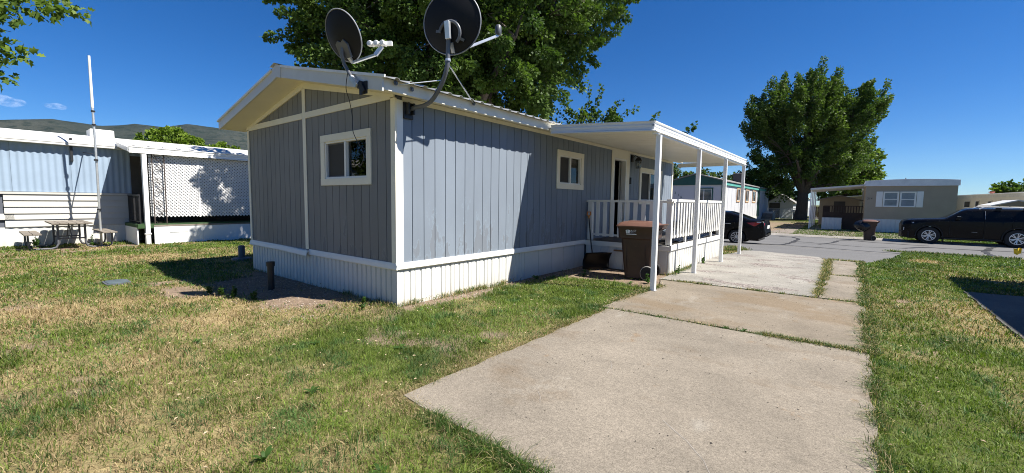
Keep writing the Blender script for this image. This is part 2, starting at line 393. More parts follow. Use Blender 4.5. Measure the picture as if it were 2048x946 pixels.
# lawn state fields shared by the soil colour and the blades
def slabdist(x, y):      # inside any paved or built area
    k = np.zeros(np.shape(x), bool)
    for p in SLABS + [HOUSE, PORCH, NSLAB, ROADPOLY]: k |= inside(p, x, y)
    return k
def bare(x, y):
    n = fbm(x, y, .7, 4) - .5
    a = 1 - np.hypot((x+7.5)/2.75, (y-3.15)/.82) + n*1.3
    b2 = np.where((x > -5.2) & (x < -2.75) & (y > 7.45+.35*(x+5)*.3+.7*n) & (y < 9.5), .75 + n, -1)
    c = np.where((x > -5.2) & (x < -4.8+.6*n) & (y > 3.7) & (y < 9.5), .35 + n*1.4, -1)
    d = 1 - np.hypot((x+8.6)/.7, (y-2.05)/.35) + n
    e = (fbm(x+31, y+7, .8, 4) - .70)*2.0 - 1.5*(np.hypot(x+3.0, y-1.2) < 1.6)
    far = np.where((x < -3.2) & (y > 33) & (y < 52), .5+n, -1)
    f = np.where((x < -16.5) & (y > 0.2) & (y < 3.2), .15+n*1.5, -1)
    return np.clip(np.maximum.reduce([a, b2, c, d, e, far, f]), -1, 1)
def dryness(x, y):
    d = .47 + (fbm(x, y, 1.9, 4) - .5)*1.5 + (fbm(x+9, y-4, .45, 3) - .5)*.9
    d = d + np.where(x < -3, .20*sstep(-4.6, -7.5, x), 0)
    strip = sstep(-5.4, -4.2, x)*(x < -2.6)*sstep(1.7, 2.6, y)*(y < 8.4); d = d - .40*strip
    near = np.exp(-(((x+1.9)/.9)**2 + ((y-1.7)/.5)**2)); d = d - .35*near
    d = d - .16*((x > .2) & (x < 1.0)) - np.where(x > .2, .24, 0)
    d = d - .22*sstep(9, 16, y)*(x > .2)
    straw = np.exp(-(((x-1.75)/.45)**2 + ((y-17.0)/1.2)**2)); d = d + 1.1*straw
    d = d - .30*sstep(-13, -17, x)
    d = np.where(y > 30, d-.35, d)
    return np.clip(d, 0, 1)
SOIL = np.array((.170, .125, .090)); THATCH = np.array((.31, .240, .125)); GREENG = np.array((.082, .098, .028)); SAND = np.array((.27, .205, .150))
def axis(lo, hi, st, far):
    a = list(np.arange(lo, hi+1e-6, st)); s_ = st; x = a[-1]
    while x < far: s_ *= 1.25; x += s_; a.append(x)
    s_ = st; x = lo; pre = []
    while x > -far: s_ *= 1.25; x -= s_; pre.append(x)
    return np.array(pre[::-1]+a)
gx = axis(-21, 6, .11, 6000); gy = axis(-.5, 24, .11, 6000)
X, Y = np.meshgrid(gx, gy); X = X.ravel(); Y = Y.ravel()
br = bare(X, Y); dr = dryness(X, Y); kb = sstep(-.05, .3, br)[:, None]
gcol = (THATCH*dr[:, None] + GREENG*(1-dr[:, None]))
gcol = gcol*(1-kb) + (SOIL*.55 + SAND*.45)*kb
fr = sstep(30, 60, np.hypot(X, Y-10))[:, None]
gcol = gcol*(1-fr) + np.array((.10, .105, .04))*fr
pav = slabdist(X, Y)
Z = terr(Y) + np.where(pav, -.02, (fbm(X, Y, .35, 3)-.5)*.035*(np.hypot(X, Y) < 40) - .006)
V = np.stack([X, Y, Z], 1); nx, ny = len(gx), len(gy)
i, j = np.meshgrid(np.arange(nx-1), np.arange(ny-1)); a = (j*nx+i).ravel()
tag(npmesh('ground', V, np.stack([a, a+1, a+1+nx, a+nx], 1), GROUND, None, gcol, True), kind='structure')

drv = thing('driveway', None, None, (-1.3, 6, 0)); tag(drv, kind='structure'); 
for p, m, z in ((SLAB1, CONC, .022), (SLAB2, CONCB, .018), (SLAB3, CONC2, .024), (WALK1, CONC, .022), (WALK2, CONC, .016)):
    o = sheet('concrete_slab', jag(p, .019, .11), z, m, drv, .09); o.location = -drv.location
ns = sheet('neighbour_pavement', jag(NSLAB, .02), .02, concrete('dark_old_concrete', (.13, .125, .115), .6, (.09, .08, .07), (.17, .165, .155)), None, .08); tag(ns, kind='structure')

road = sheet('road', ROADPOLY, .010, ASPH); tag(road, kind='structure')
TAR = pm('tar_crack_seal', (.030, .030, .031), .6, .2, 6); CURBM = concrete('kerb_concrete', (.30, .28, .25), .68, (.2, .17, .13), (.34, .32, .3))
def ribbon(name, pts, wd, dz, m, parent, wob=.05):
    q = []
    for (x0, y0), (x1, y1) in zip(pts[:-1], pts[1:]):
        n = max(2, int(math.hypot(x1-x0, y1-y0)/.25))
        q += [(x0+(x1-x0)*k/n, y0+(y1-y0)*k/n) for k in range(n)]
    q.append(pts[-1]); q = [(x+R.uniform(-wob, wob), y+R.uniform(-wob, wob)) for x, y in q]
    A, B = [], []
    for k, (x, y) in enumerate(q):
        x0, y0 = q[max(0, k-1)]; x1, y1 = q[min(len(q)-1, k+1)]; L_ = math.hypot(x1-x0, y1-y0) or 1; h = wd*R.uniform(.6, 1.3)/2
        nxv, nyv = -(y1-y0)/L_*h, (x1-x0)/L_*h
        A.append((x+nxv, y+nyv, T(y+nyv)+dz)); B.append((x-nxv, y-nyv, T(y-nyv)+dz))
    return build(name, MB().strip(A, B), m, parent)
for pts, wd in (([(-3.2, 21.2), (-2.4, 22.6), (-2.31, 26.8), (-2.34, 29.), (-2.65, 30.1), (-3.4, 30.3)], .16), ([(-1.2, 25.6), (-.7, 27.4), (-.55, 29.1), (0, 30.0), (1.2, 29.2), (3, 28.9)], .14),
                ([(1.9, 26.4), (2.7, 27.8), (4.3, 27.8), (6.5, 28.3)], .16), ([(5.5, 30.8), (5.2, 29.9), (4.56, 27.2), (4.2, 23.2)], .2), ([(-8, 22.3), (-3, 22.2), (-1, 22.0), (.6, 21.2), (1.6, 21.0)], .22), ([(-2.3, 26.8), (.5, 25.6), (2.0, 26.4)], .1)):
    ribbon('crack_seal', pts, wd, .022, TAR, road)
ribbon('edge_seam', [(-12, 21.3), (-3.7, 21.4), (-2.3, 21.5), (-.5, 20.9), (.85, 20.0), (1.4, 19.8)], .09, .016, CURBM, road, .01)
def kerb(name, pts):
    prof = [(-.22, -.05), (-.22, .012), (-.02, .02), (.10, .085), (.30, .10), (.32, -.05)]
    rings = [[(x, y+d, T(y)+h+.012) for d, h in prof] for x, y in pts]
    return tag(build(name, MB().loft(rings), CURBM, None), kind='structure')
kerb('kerb', [(-60, 31.5), (-4.2, 31.4), (0.4, 31.55), (6, 31.5), (60, 31.5)])
DIRTDR = pm('brown_gravel_drive', (.185, .155, .13), .95, .2, .8, bs=40, bst=.6, bd=.02, dirt=((.11, .10, .09), .58))
tag(sheet('gravel_driveway', jag([(-5.2, 31.85), (2.3, 31.85), (2.6, 40.2), (.7, 41.4), (-4.0, 40.0)], .12, .6), .012, DIRTDR), kind='structure')

# mountains far to the left
def mountain_mat():
    m, t, b = nodes('scrub_mountain'); oc = N(t, 'ShaderNodeTexCoord').outputs['Object']
    n1 = tex(t, .0016, 8, .68, oc); n2 = tex(t, .012, 6, .7, oc)
    c = mixc(t, ramp(t, n1, [(.36, 0.0), (.62, 1.0)]), (.016, .025, .022), (.045, .050, .042))
    c = mixc(t, ramp(t, n2, [(.50, 0.0), (.58, .8)]), c, (.013, .022, .018))
    t.links.new(c, b.inputs['Base Color']); b.inputs['Roughness'].default_value = 1; b.inputs['Specular IOR Level'].default_value = 0
    bump(t, b, n2, .8, 20); return m
SKY_AZ = [-130, -110, -100, -94, -88.2, -85.1, -83.7, -82, -80.8, -79.5, -77.2, -75.3, -72.9, -70.6, -68, -64, -58, -50, -42, -34]
SKY_EL = [3, 5.0, 6.0, 6.3, 6.3, 6.85, 6.75, 6.62, 6.80, 7.10, 6.95, 7.50, 7.45, 7.3, 6.8, 5.8, 4.5, 3.0, 1.6, .4]
azs = np.radians(np.linspace(-130, -34, 330)); rs = np.linspace(1500, 6500, 70); A_, R_ = np.meshgrid(azs, rs); A_ = A_.ravel(); R_ = R_.ravel()
ridge = np.tan(np.radians(np.interp(np.degrees(A_), SKY_AZ, SKY_EL)+.30))*5000
mx, my = R_*np.sin(A_), R_*np.cos(A_)
pf = np.clip((R_-1500)/3500, 0, 1)
base_h = ridge*np.where(R_ <= 5000, pf**1.25*(1 - .12*np.sin(pf*np.pi)), 1-((R_-5000)/1500)*.8)
rough = (fbm(mx, my, 700, 6)-.5)*2
crest = np.abs(fbm(mx+900, my, 1400, 5)-.5)*2
mz = base_h - crest*260*pf*(1-.9*sstep(.8, 1, pf)) + rough*60*pf*(1-.8*sstep(.85, 1, pf)) - 15
n_ = len(azs); i, j = np.meshgrid(np.arange(n_-1), np.arange(len(rs)-1)); a = (j*n_+i).ravel()
tag(npmesh('mountains', np.stack([mx, my, mz], 1), np.stack([a, a+1, a+1+n_, a+n_], 1), mountain_mat(), None, None, True), kind='structure')

def cloud(az, el, D, wx_, hz, name_seed):
    m, t, b = nodes('thin_cloud'); o = t.nodes['Material Output']; tr = N(t, 'ShaderNodeBsdfTransparent'); df = N(t, 'ShaderNodeBsdfDiffuse'); df.inputs[0].default_value = (.8, .8, .8, 1)
    tl = N(t, 'ShaderNodeBsdfTranslucent'); tl.inputs[0].default_value = (.8, .8, .8, 1); a1 = N(t, 'ShaderNodeAddShader'); t.links.new(df.outputs[0], a1.inputs[0]); t.links.new(tl.outputs[0], a1.inputs[1])
    lw = N(t, 'ShaderNodeLayerWeight'); lw.inputs[0].default_value = .5; iv = N(t, 'ShaderNodeMath', operation='SUBTRACT'); iv.inputs[0].default_value = 1.0; t.links.new(lw.outputs['Facing'], iv.inputs[1])
    k = N(t, 'ShaderNodeMath', operation='MULTIPLY'); t.links.new(iv.outputs[0], k.inputs[0]); t.links.new(ramp(t, tex(t, .012, 6, .65), [(.38, 0.0), (.75, .26)]), k.inputs[1])
    mx_ = N(t, 'ShaderNodeMixShader'); t.links.new(k.outputs[0], mx_.inputs[0]); t.links.new(tr.outputs[0], mx_.inputs[1]); t.links.new(a1.outputs[0], mx_.inputs[2]); t.links.new(mx_.outputs[0], o.inputs[0])
    a_ = math.radians(az); c = Vector((math.sin(a_)*D, math.cos(a_)*D, math.tan(math.radians(el))*D)); rt_ = Vector((math.cos(a_), -math.sin(a_), 0)); fw = Vector((math.sin(a_), math.cos(a_), 0)); rings = []
    for i in range(1, 14):
        th_ = math.pi*i/14
        rings.append([tuple(c + rt_*(wx_*math.cos(th_)) + (fw*math.cos(p)*.6*wx_ + Vector((0, 0, math.sin(p)*hz)))*math.sin(th_)*(1+.25*math.sin(3*p+i+name_seed))) for p in np.linspace(0, 2*math.pi, 20, endpoint=False)])
    tag(build('cloud', MB().loft(rings), m, None, 60), kind='structure')
cloud(-88.0, 7.9, 7500, 190, 55, 1); cloud(-84.8, 7.95, 7500, 100, 32, 2)

# ------------------------------------------------------------------ main home
PE = lambda u, v, d: (u, 3.77-d, v)
PS = lambda u, v, d: (-5.11+d, u, v)
def ribbed(P, u0, u1, v0, v1, pitch, groove, depth, d0, flute=0):
    us, ds, u = [], [], u0
    while u < u1-1e-4:
        g = min(groove, u1-u); e = min(u+pitch, u1)
        seq = [(u, 0), (u+g*.7, 0), (u+g, depth)]
        if flute: mid = u+pitch*.5; seq += [(mid-.012, depth), (mid-.006, depth*.55), (mid+.006, depth*.55), (mid+.012, depth)]
        seq += [(e-g*.3, depth)]
        for q, d in seq:
            if q <= e and (not us or q > us[-1]): us.append(q); ds.append(d0+d)
        u += pitch
    us.append(u1); ds.append(d0)
    A = [P(a_, v0, d) for a_, d in zip(us, ds)]; B = [P(a_, v1, d) for a_, d in zip(us, ds)]
    return MB().strip(A, B)
def wall(P, u0, u1, v0, v1, d0, d1, holes):
    mb = MB(); us = sorted({u0, u1} | {h[0] for h in holes} | {h[1] for h in holes}); vs = sorted({v0, v1} | {h[2] for h in holes} | {h[3] for h in holes})
    for a_, b_ in zip(us[:-1], us[1:]):
        for c_, d_ in zip(vs[:-1], vs[1:]):
            if not any(h[0] <= (a_+b_)/2 <= h[1] and h[2] <= (c_+d_)/2 <= h[3] for h in holes): mb.bm(P, a_, b_, c_, d_, d0, d1)
    return mb
zu = lambda x: 3.585 - .22*abs(x+7.72)
zt = lambda x: 3.745 - .22*abs(x+7.72)
home = thing('mobile_home', 'grey-blue board-sided mobile home with white skirting, gable end facing the lawn', 'house', (-7.7, 9.6, 0))
EW = (-7.03, -5.80, 1.88, 2.49); SW1 = (8.05, 8.98, 1.95, 2.57); SW2 = (12.66, 14.28, 1.62, 2.49); DR = (10.74, 11.56, .66, 2.76)
we = wall(PE, -10.24, -5.112, .05, 2.98, -.10, -.004, [EW]); we.poly(PE, [(-10.24, 2.98), (-5.112, 2.98), (-5.112, zu(-5.112)-.004), (-7.72, 3.58), (-10.24, zu(-10.24)-.004)], -.10, -.004)
wend = build('end_wall', we, BACK, home)
wside = build('side_wall', wall(PS, 3.872, 15.5, .05, 3.0, -.10, -.004, [SW1, SW2, DR]), BACK, home)
build('rear_wall', MB().box(-10.24, -5.212, 15.40, 15.5, .05, 3.0).poly(lambda u, v, d: (u, 15.5-d, v), [(-10.2, 3.0), (-5.22, 3.0), (-7.72, 3.58)], 0, .1), SIDING, home)
build('far_wall', MB().box(-10.24, -10.14, 3.872, 15.398, .05, 3.0), SIDING, home)
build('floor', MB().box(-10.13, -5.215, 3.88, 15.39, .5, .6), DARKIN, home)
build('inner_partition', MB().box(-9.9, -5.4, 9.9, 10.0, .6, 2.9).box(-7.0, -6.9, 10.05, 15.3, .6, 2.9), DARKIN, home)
def boards(P, edges, v0, top, holes, parent, m, gap=.012):
    for a_, b_ in zip(edges[:-1], edges[1:]):
        a2, b2 = a_+gap/2, b_-gap/2; mb = MB(); hs_ = [h for h in holes if h[0] < b2 and h[1] > a2]; d1 = .014+R.uniform(-.001, .0015)
        if not hs_: mb.poly(P, [(a2, v0), (b2, v0), (b2, top(b2)), (a2, top(a2))], 0, d1)
        else:
            h = hs_[0]; whole = a2 < h[0] or b2 > h[1]
            if h[2] > v0: mb.poly(P, [(a2, v0), (b2, v0), (b2, h[2]), (a2, h[2])], 0, d1)
            if not whole and h[3] < top(a2) and mb.v: build('siding_board', mb, m, parent); mb = MB()
            if h[3] < top(a2): mb.poly(P, [(a2, h[3]), (b2, h[3]), (b2, top(b2)), (a2, top(a2))], 0, d1)
            if a2 < h[0]: mb.poly(P, [(a2, h[2]), (h[0], h[2]), (h[0], h[3]), (a2, h[3])], 0, d1)
            if b2 > h[1]: mb.poly(P, [(h[1], h[2]), (b2, h[2]), (b2, h[3]), (h[1], h[3])], 0, d1)
        build('siding_board', mb, m, parent)
eL = [-10.17] + list(np.arange(-9.97, -7.70, .2005)) ; eR = list(np.arange(-7.68, -5.2, .2135)) + [-5.18]
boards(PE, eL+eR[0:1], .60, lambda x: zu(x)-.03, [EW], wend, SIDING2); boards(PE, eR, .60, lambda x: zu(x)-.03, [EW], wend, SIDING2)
eS = [3.84] + list(np.arange(4.04, 15.3, .2185)) + [15.42]
boards(PS, eS, .60, lambda y: 2.96, [SW1, SW2, (10.66, 11.66, .5, 3.2)], wside, SIDING)
def window(P, o, hole, parent, split=.5, right='glass', trim_m=CREAM, slats=True):
    u0, u1, v0, v1 = o; a_, b_, c_, d_ = hole
    f = MB().bm(P, u0, u1, d_, v1, .0145, .040).bm(P, u0, u1, v0, c_, .0145, .042).bm(P, u0, a_, c_, d_, .0145, .038).bm(P, b_, u1, c_, d_, .0145, .038)
    wn = build('window', f, trim_m, parent, bevel=.003)
    s_ = .028; m_ = a_+(b_-a_)*split
    build('sash', MB().bm(P, a_, a_+s_, c_, d_, -.07, .02).bm(P, b_-s_, b_, c_, d_, -.07, .02).bm(P, a_+s_, b_-s_, c_, c_+s_, -.07, .02).bm(P, a_+s_, b_-s_, d_-s_, d_, -.07, .02)
          .bm(P, m_-.022, m_+.022, c_+s_, d_-s_, -.06, .022), WHITE, wn, bevel=.003)
    l = build('insect_screen', MB().bm(P, a_+s_+.03, m_-.045, c_+s_+.02, d_-s_-.02, -.030, -.026), SCREEN, wn)
    build('screen_frame', MB().bm(P, a_+s_, a_+s_+.03, c_+s_, d_-s_, -.04, -.02).bm(P, m_-.045, m_-.022, c_+s_, d_-s_, -.04, -.02).bm(P, a_+s_+.03, m_-.045, c_+s_, c_+s_+.02, -.04, -.02).bm(P, a_+s_+.03, m_-.045, d_-s_-.02, d_-s_, -.04, -.02), GREYM, wn)
    build('pane', MB().bm(P, m_+.022, b_-s_, c_+s_, d_-s_, -.035, -.031), GLASS, wn)
    if slats:
        sl = MB(); k = int((d_-c_)/.045)
        for q in range(k):
            z = c_+.03+q*(d_-c_-.05)/k
            sl.add([P(m_, z, -.10), P(b_, z, -.10), P(b_, z+.012, -.075), P(m_, z+.012, -.075)], [(0, 1, 2, 3)])
        tag(build('blind', sl, pm('grey_blind_slat', (.30, .31, .30), .5), wn), kind='stuff')
    return wn
w1 = window(PE, (-7.155, -5.68, 1.77, 2.605), EW, home)
build('cord_tassel', MB().tube([PE(-5.87, 2.25, -.06), PE(-5.87, 2.10, -.06)], .004, 5).tube([PE(-5.90, 2.12, -.06), PE(-5.89, 2.0, -.06)], .012, 6), WHITE, w1)
window(PS, (7.93, 9.10, 1.835, 2.68), SW1, home, slats=False)
window(PS, (12.53, 14.42, 1.50, 2.61), SW2, home, .46, slats=False)
# trims
def tr(P, u0, u1, v0, v1, d1, name='trim_board', m=CREAM, d0=.0165): return build(name, MB().bm(P, u0, u1, v0, v1, d0, d1), m, home, bevel=.003)
tr(PE, -5.19, -5.085, .632, 2.965, .034, 'corner_trim', CREAM, .0005); tr(PS, 3.768, 3.872, .632, 2.95, .027, 'corner_trim', WHITE, .0005)
tr(PE, -10.25, -10.165, .632, 2.965, .034, 'corner_trim')
tr(PS, 15.42, 15.53, .632, 2.965, .034, 'corner_trim', CREAM, -.001)
tr(PE, -7.785, -7.675, .632, 3.47, .030)
tr(PE, -10.16, -7.79, 2.955, 3.060, .034); tr(PE, -7.67, -5.195, 2.955, 3.060, .034)
build('rake_trim', MB().poly(PE, [(-10.25, 2.965), (-7.72, 3.475), (-7.72, zu(-7.72)-.002), (-10.25, zu(-10.25)-.002)], .0165, .040), CREAM, home)
build('rake_trim', MB().poly(PE, [(-7.718, 3.475), (-5.11, 2.965), (-5.11, zu(-5.11)-.002), (-7.718, zu(-7.718)-.002)], .0165, .040), CREAM, home)
build('eave_trim', MB().bm(PS, 3.875, 15.5, 2.935, 3.0, .0005, .022), CREAM, home)
# belts: sheet metal drip trim, the left length of the end one has worked loose
def belt(P, u0, u1, kick, m=WHITE):
    pr = [(.632, .002), (.632, .028), (.60, .040), (.545, .045+kick), (.53, .030+kick), (.53, .022+kick), (.54, .036+kick), (.595, .030), (.62, .018), (.62, .002)]
    return build('belt_trim', MB().loft([[P(u0, v, d) for v, d in pr], [P(u1, v, d) for v, d in pr]]), m, home)
belt(PE, -7.655, -5.06, .004); 
b3 = MB(); 
pr = [(.632, .002), (.632, .028), (.60, .045), (.545, .06), (.53, .052), (.595, .03), (.62, .018), (.62, .002)]
b3.loft([[PE(-10.27, v, d) for v, d in pr], [PE(-8.8, v-.005, d+.002) for v, d in pr], [PE(-7.62, v-.02, d+.05*(d > .025)) for v, d in pr]]); build('belt_trim', b3, WHITE, home)
belt(PS, 3.73, 6.35, .004); belt(PS, 6.355, 9.275, .004)
for k in range(5):
    a_ = -10.24+k*1.027; build('skirt_panel', ribbed(PE, a_, a_+1.024, -.02+R.uniform(-.01, .015), .56, .128, .034, .020, -.004+R.uniform(0, .004)), SKIRT, home)
for k in range(3):
    a_ = 3.774+k*1.02; build('skirt_panel', ribbed(PS, a_, a_+1.017, -.02, .56, .204, .034, .015, -.004+R.uniform(0, .003), 1), SKIRT, home)
for k in range(5):
    a_ = 6.834+k*.49; build('skirt_panel', ribbed(PS, a_, a_+.486, -.02, .56, .49, .012, .008, -.004+R.uniform(0, .005)), SKIRT, home)
build('skirt_corner', MB().bm(PE, -5.16, -5.093, -.03, .545, .012, .018).bm(PS, 3.752, 3.80, -.03, .545, .012, .018), SKIRT, home)
build('skirt_frame', MB().box(-10.22, -5.13, 3.785, 15.45, -.05, .03), BACK, home)
# roof
rd = MB().poly(lambda u, v, d: (u, d, v), [(-10.50, zu(-10.50)), (-7.72, zu(-7.72)), (-4.803, zu(-4.803)), (-4.803, zt(-4.803)-.02), (-7.72, zt(-7.72)-.02), (-10.50, zt(-10.50)-.02)], 3.335, 15.6)
roof = build('roof', rd, CREAM, home)
PF = lambda u, v, d: (u, 3.333-d, v)
build('rake_fascia', MB().poly(PF, [(-10.535, zu(-10.535)-.01), (-7.83, zu(-7.83)-.01), (-7.83, zt(-7.83)), (-10.535, zt(-10.535))], 0, .028), FASCIA, roof, bevel=.003)
build('rake_fascia', MB().poly(PF, [(-7.61, zu(-7.61)-.01), (-4.76, zu(-4.76)-.015), (-4.745, zt(-4.745)), (-7.61, zt(-7.61))], 0, .028), FASCIA, roof, bevel=.003)
build('ridge_end_cap', MB().poly(PF, [(-7.86, zu(-7.86)-.015), (-7.72, zu(-7.72)-.012), (-7.58, zu(-7.58)-.015), (-7.56, zt(-7.56)+.02), (-7.72, zt(-7.72)+.045), (-7.88, zt(-7.88)+.02)], .004, .040), FASCIA, roof, bevel=.003)
rc = MB()
for s_ in (-1, 1):
    rc.add([(-7.72, 3.26, 3.80), (-7.72, 15.62, 3.80), (-7.72+s_*.17, 15.62, zt(-7.55)+.045), (-7.72+s_*.17, 3.26, zt(-7.55)+.045)], [(0, 1, 2, 3)])
build('ridge_cap', rc, ROOF, roof)
for s_, xe in ((1, -4.675), (-1, -10.56)):
    dc = MB().bar((-7.72+s_*.17, 3.292, zt(-7.55)+.012), (xe, 3.292, zt(xe)+.012), .02, .035); build('drip_edge', dc, pm('bright_drip_edge', (.75, .75, .73), .35), roof)
    y = 3.30
    while y < 15.5:
        prof = []
        for k in range(4):
            q = y+k*.23; prof += [(q, 0), (q+.135, 0), (q+.155, .026), (q+.205, .026), (q+.225, 0)]
        prof.append((y+.92, 0))
        prof = [(p, h) for p, h in prof if p < 15.62]
        A = [(-7.72+s_*.02, p, zt(-7.72)+.004+h) for p, h in prof]; B = [(xe, p, zt(xe)+.004+h) for p, h in prof]
        o = build('roof_sheet', MB().strip(A, B), ROOF, roof); sm = o.modifiers.new('thick', 'SOLIDIFY'); sm.thickness = .004
        y += .92
for a_, b_ in ((3.31, 6.25), (6.256, 9.9), (9.906, 15.6)):
    build('eave_fascia', MB().box(-4.801, -4.778, a_, b_, zu(-4.80)+.004, zt(-4.79)-.006), pm('cream_fascia_paint', (.76, .72, .62), .55, .06, 2, dirt=((.45, .38, .28), .66)), roof, bevel=.002)
build('eave_fascia', MB().box(-10.525, -10.502, 3.34, 15.6, zu(-10.50)+.004, zt(-10.5)-.006), FASCIA, roof)
vt = MB().lathe([(.07, -.15), (.07, .07), (.12, .07), (.12, .16), (.05, .20)], (-10.05, 4.15, zt(-10.05)+.02), (0, 0, 1), 14); build('roof_vent', vt, WHITE, roof)
# doorway
build('door_surround', MB().bm(PS, 10.605, 10.745, .632, 2.935, .0165, .034).bm(PS, 11.555, 11.76, .632, 2.935, .0165, .034).bm(PS, 10.746, 11.554, 2.755, 2.935, .0165, .032), CREAM, home, bevel=.003)
build('door_jamb', MB().bm(PS, 10.745, 10.785, .66, 2.755, -.11, .034).bm(PS, 11.50, 11.554, .66, 2.755, -.11, .034).bm(PS, 10.786, 11.499, 2.70, 2.754, -.11, .030), WHITE, home, bevel=.003)
dv = build('door', MB().box(-5.30, -5.255, 11.52, 12.25, .68, 2.69), WHITE, home, bevel=.004)
build('handle', MB().lathe([(.02, 0), (.012, .04), (.03, .05), (.03, .075), (.01, .085)], (-5.30, 12.15, 1.66), (-1, 0, 0), 12), BLACKM, dv)
ln = build('wall_lantern', MB().bm(PS, 11.86, 11.98, 2.72, 2.92, .016, .05).tube([(-5.06, 11.92, 2.84), (-5.00, 11.95, 2.90), (-4.93, 11.98, 2.86), (-4.92, 11.99, 2.80)], .014, 6)
           .lathe([(.02, .10), (.06, .07), (.10, .0), (.10, -.012)], (-4.92, 11.99, 2.76)).lathe([(.075, 0), (.08, .012)], (-4.92, 11.99, 2.535)), BLACKM, home, 30)
cg = MB()
for k in range(6):
    a_ = k*math.pi/3; cg.tube([(-4.92+.07*math.cos(a_), 11.99+.07*math.sin(a_), 2.54), (-4.92+.085*math.cos(a_), 11.99+.085*math.sin(a_), 2.755)], .006, 4)
build('cage_bar', cg, BLACKM, ln); build('lamp_glass', MB().lathe([(.06, 2.55), (.072, 2.75)], (-4.92, 11.99, 0), n=12), GLASS, ln)
build('bulb', MB().lathe([(.012, 2.69), (.03, 2.66), (.025, 2.62), (.004, 2.60)], (-4.92, 11.99, 0), n=10), LNBW, ln)
build('doorbell_box', MB().bm(PS, 11.80, 11.87, 2.08, 2.27, .016, .06), BLACKPL, home, bevel=.01)

# ------------------------------------------------------------------ porch with railing
porch = thing('porch', 'raised porch with white picket railing and white skirting in front of the open door', 'porch', (-4.06, 11.6, 0))
PPF = lambda u, v, d: (u, 9.30-d, v); PPS = lambda u, v, d: (-3.05+d, u, v)
y = 9.31
while y < 13.9:
    build('deck_board', MB().box(-5.09, -3.04, y, min(y+.137, 13.93), .60, .634), DECK, porch); y += .143
build('porch_frame', MB().box(-5.09, -3.09, 9.34, 13.88, .02, .596), DARKIN, porch)
pf = build('belt_trim', MB().bm(PPF, -5.09, -3.02, .515, .625, .0, .035), WHITE, porch, bevel=.006)
for a_, b_ in ((9.262, 11.0), (11.01, 12.75), (12.76, 13.97)): build('belt_trim', MB().bm(PPS, a_, b_, .525, .645, .012, .05), WHITE, porch, bevel=.008)
build('skirt_panel', ribbed(PPF, -5.07, -4.1, 0, .52, .2, .03, .014, .002), SKIRT, porch); build('skirt_panel', ribbed(PPF, -4.098, -3.05, 0, .52, .2, .03, .014, .004), SKIRT, porch)
for k in range(4): build('skirt_panel', ribbed(PPS, 9.29+k*1.16, 9.29+k*1.16+1.15, -.01, .53, .165, .03, .014, .002+R.uniform(0, .004)), SKIRT, porch)
build('latch_block', MB().bm(PPF, -4.32, -4.08, .42, .455, .018, .05), pm('raw_wood_block', (.22, .12, .06), .8), porch)
rf = build('front_railing', MB().bm(PPF, -5.16, -3.0, 1.555, 1.605, -.13, -.02), RAIL, porch, bevel=.004)
build('bottom_rail', MB().bm(PPF, -5.0, -3.12, .755, .80, -.095, -.055), RAIL, rf)
build('railing_post', MB().bm(PPF, -5.06, -4.94, .636, 1.553, -.12, -.03), RAIL, rf, bevel=.003)
build('railing_post', MB().bm(PPF, -3.16, -3.045, .636, 1.553, -.12, -.03), RAIL, rf, bevel=.003)
for k in range(9):
    u = -4.845+k*.187; build('baluster', MB().bm(PPF, u, u+.092, .74, 1.553, -.055, -.034), RAIL, rf, bevel=.002)
rs_ = build('side_railing', MB().bm(PPS, 9.28, 13.72, 1.575, 1.635, -.09, .02), RAIL, porch, bevel=.004)
build('bottom_rail', MB().bm(PPS, 9.42, 13.66, .79, .84, -.06, -.02), RAIL, rs_)
for u in (10.42, 11.6, 12.75): build('rail_foot', MB().bm(PPS, u, u+.085, .636, .788, -.06, -.015), RAIL, rs_)
build('railing_post', MB().bm(PPS, 13.62, 13.72, .636, 1.573, -.09, -.001), RAIL, rs_, bevel=.003)
for k in range(21):
    u = 9.36+k*.202; build('baluster', MB().bm(PPS, u, u+.09, .78, 1.573, -.018, .004), RAIL, rs_, bevel=.002)
hose = MB()
for k in range(4):
    hose.tube([(-3.42+.24*math.cos(a_), 9.85+.30*math.sin(a_), .655+k*.026+.01*math.sin(3*a_)) for a_ in np.linspace(0, 2*math.pi, 26)], .013, 6)
tag(build('garden_hose', hose, BLACKPL, None, 60), 'coiled black hose lying on the porch deck under the railing corner', 'hose')
mat_ = MB()
for k in range(7): mat_.tube([(-3.12-.05*k, 10.1+i_*.3, .66+.018*math.sin(i_*1.7+k)) for i_ in range(12)], .016, 5)
tag(build('dark_tarp', mat_, BLACKPL, None, 60), 'black folded tarp lying along the side railing of the porch', 'tarp')

# ------------------------------------------------------------------ patio awning
aw = thing('patio_awning', 'white aluminium patio awning on four square posts over the porch', 'awning', (-2.66, 11, 0))
za = lambda x: 2.985 - .062*(x+4.7)      # top of pan
PANM = pm('cream_awning_pan', (.80, .77, .68), .42, .03, 1.5)
y = 7.125
while y < 14.78:
    y1 = min(y+.298, 14.8); m_ = MB(); prof = [(y+.002, .062), (y+.004, .004), (y+.13, .004), (y+.135, .012), (y+.16, .012), (y+.165, .004), (y1-.004, .004), (y1-.002, .062)]
    m_.strip([(-4.745, p, za(-4.7)-.075+h) for p, h in prof], [(-2.70, p, za(-2.70)-.075+h) for p, h in prof])
    o = build('roof_pan', m_, PANM, aw); sm = o.modifiers.new('thick', 'SOLIDIFY'); sm.thickness = .003
    y = y1
build('pan_cover', MB().poly(lambda u, v, d: (u, d, v), [(-4.776, za(-4.776)-.004), (-2.70, za(-2.70)-.004), (-2.70, za(-2.70)+.004), (-4.776, za(-4.776)+.004)], 7.126, 14.80), WHITE, aw)
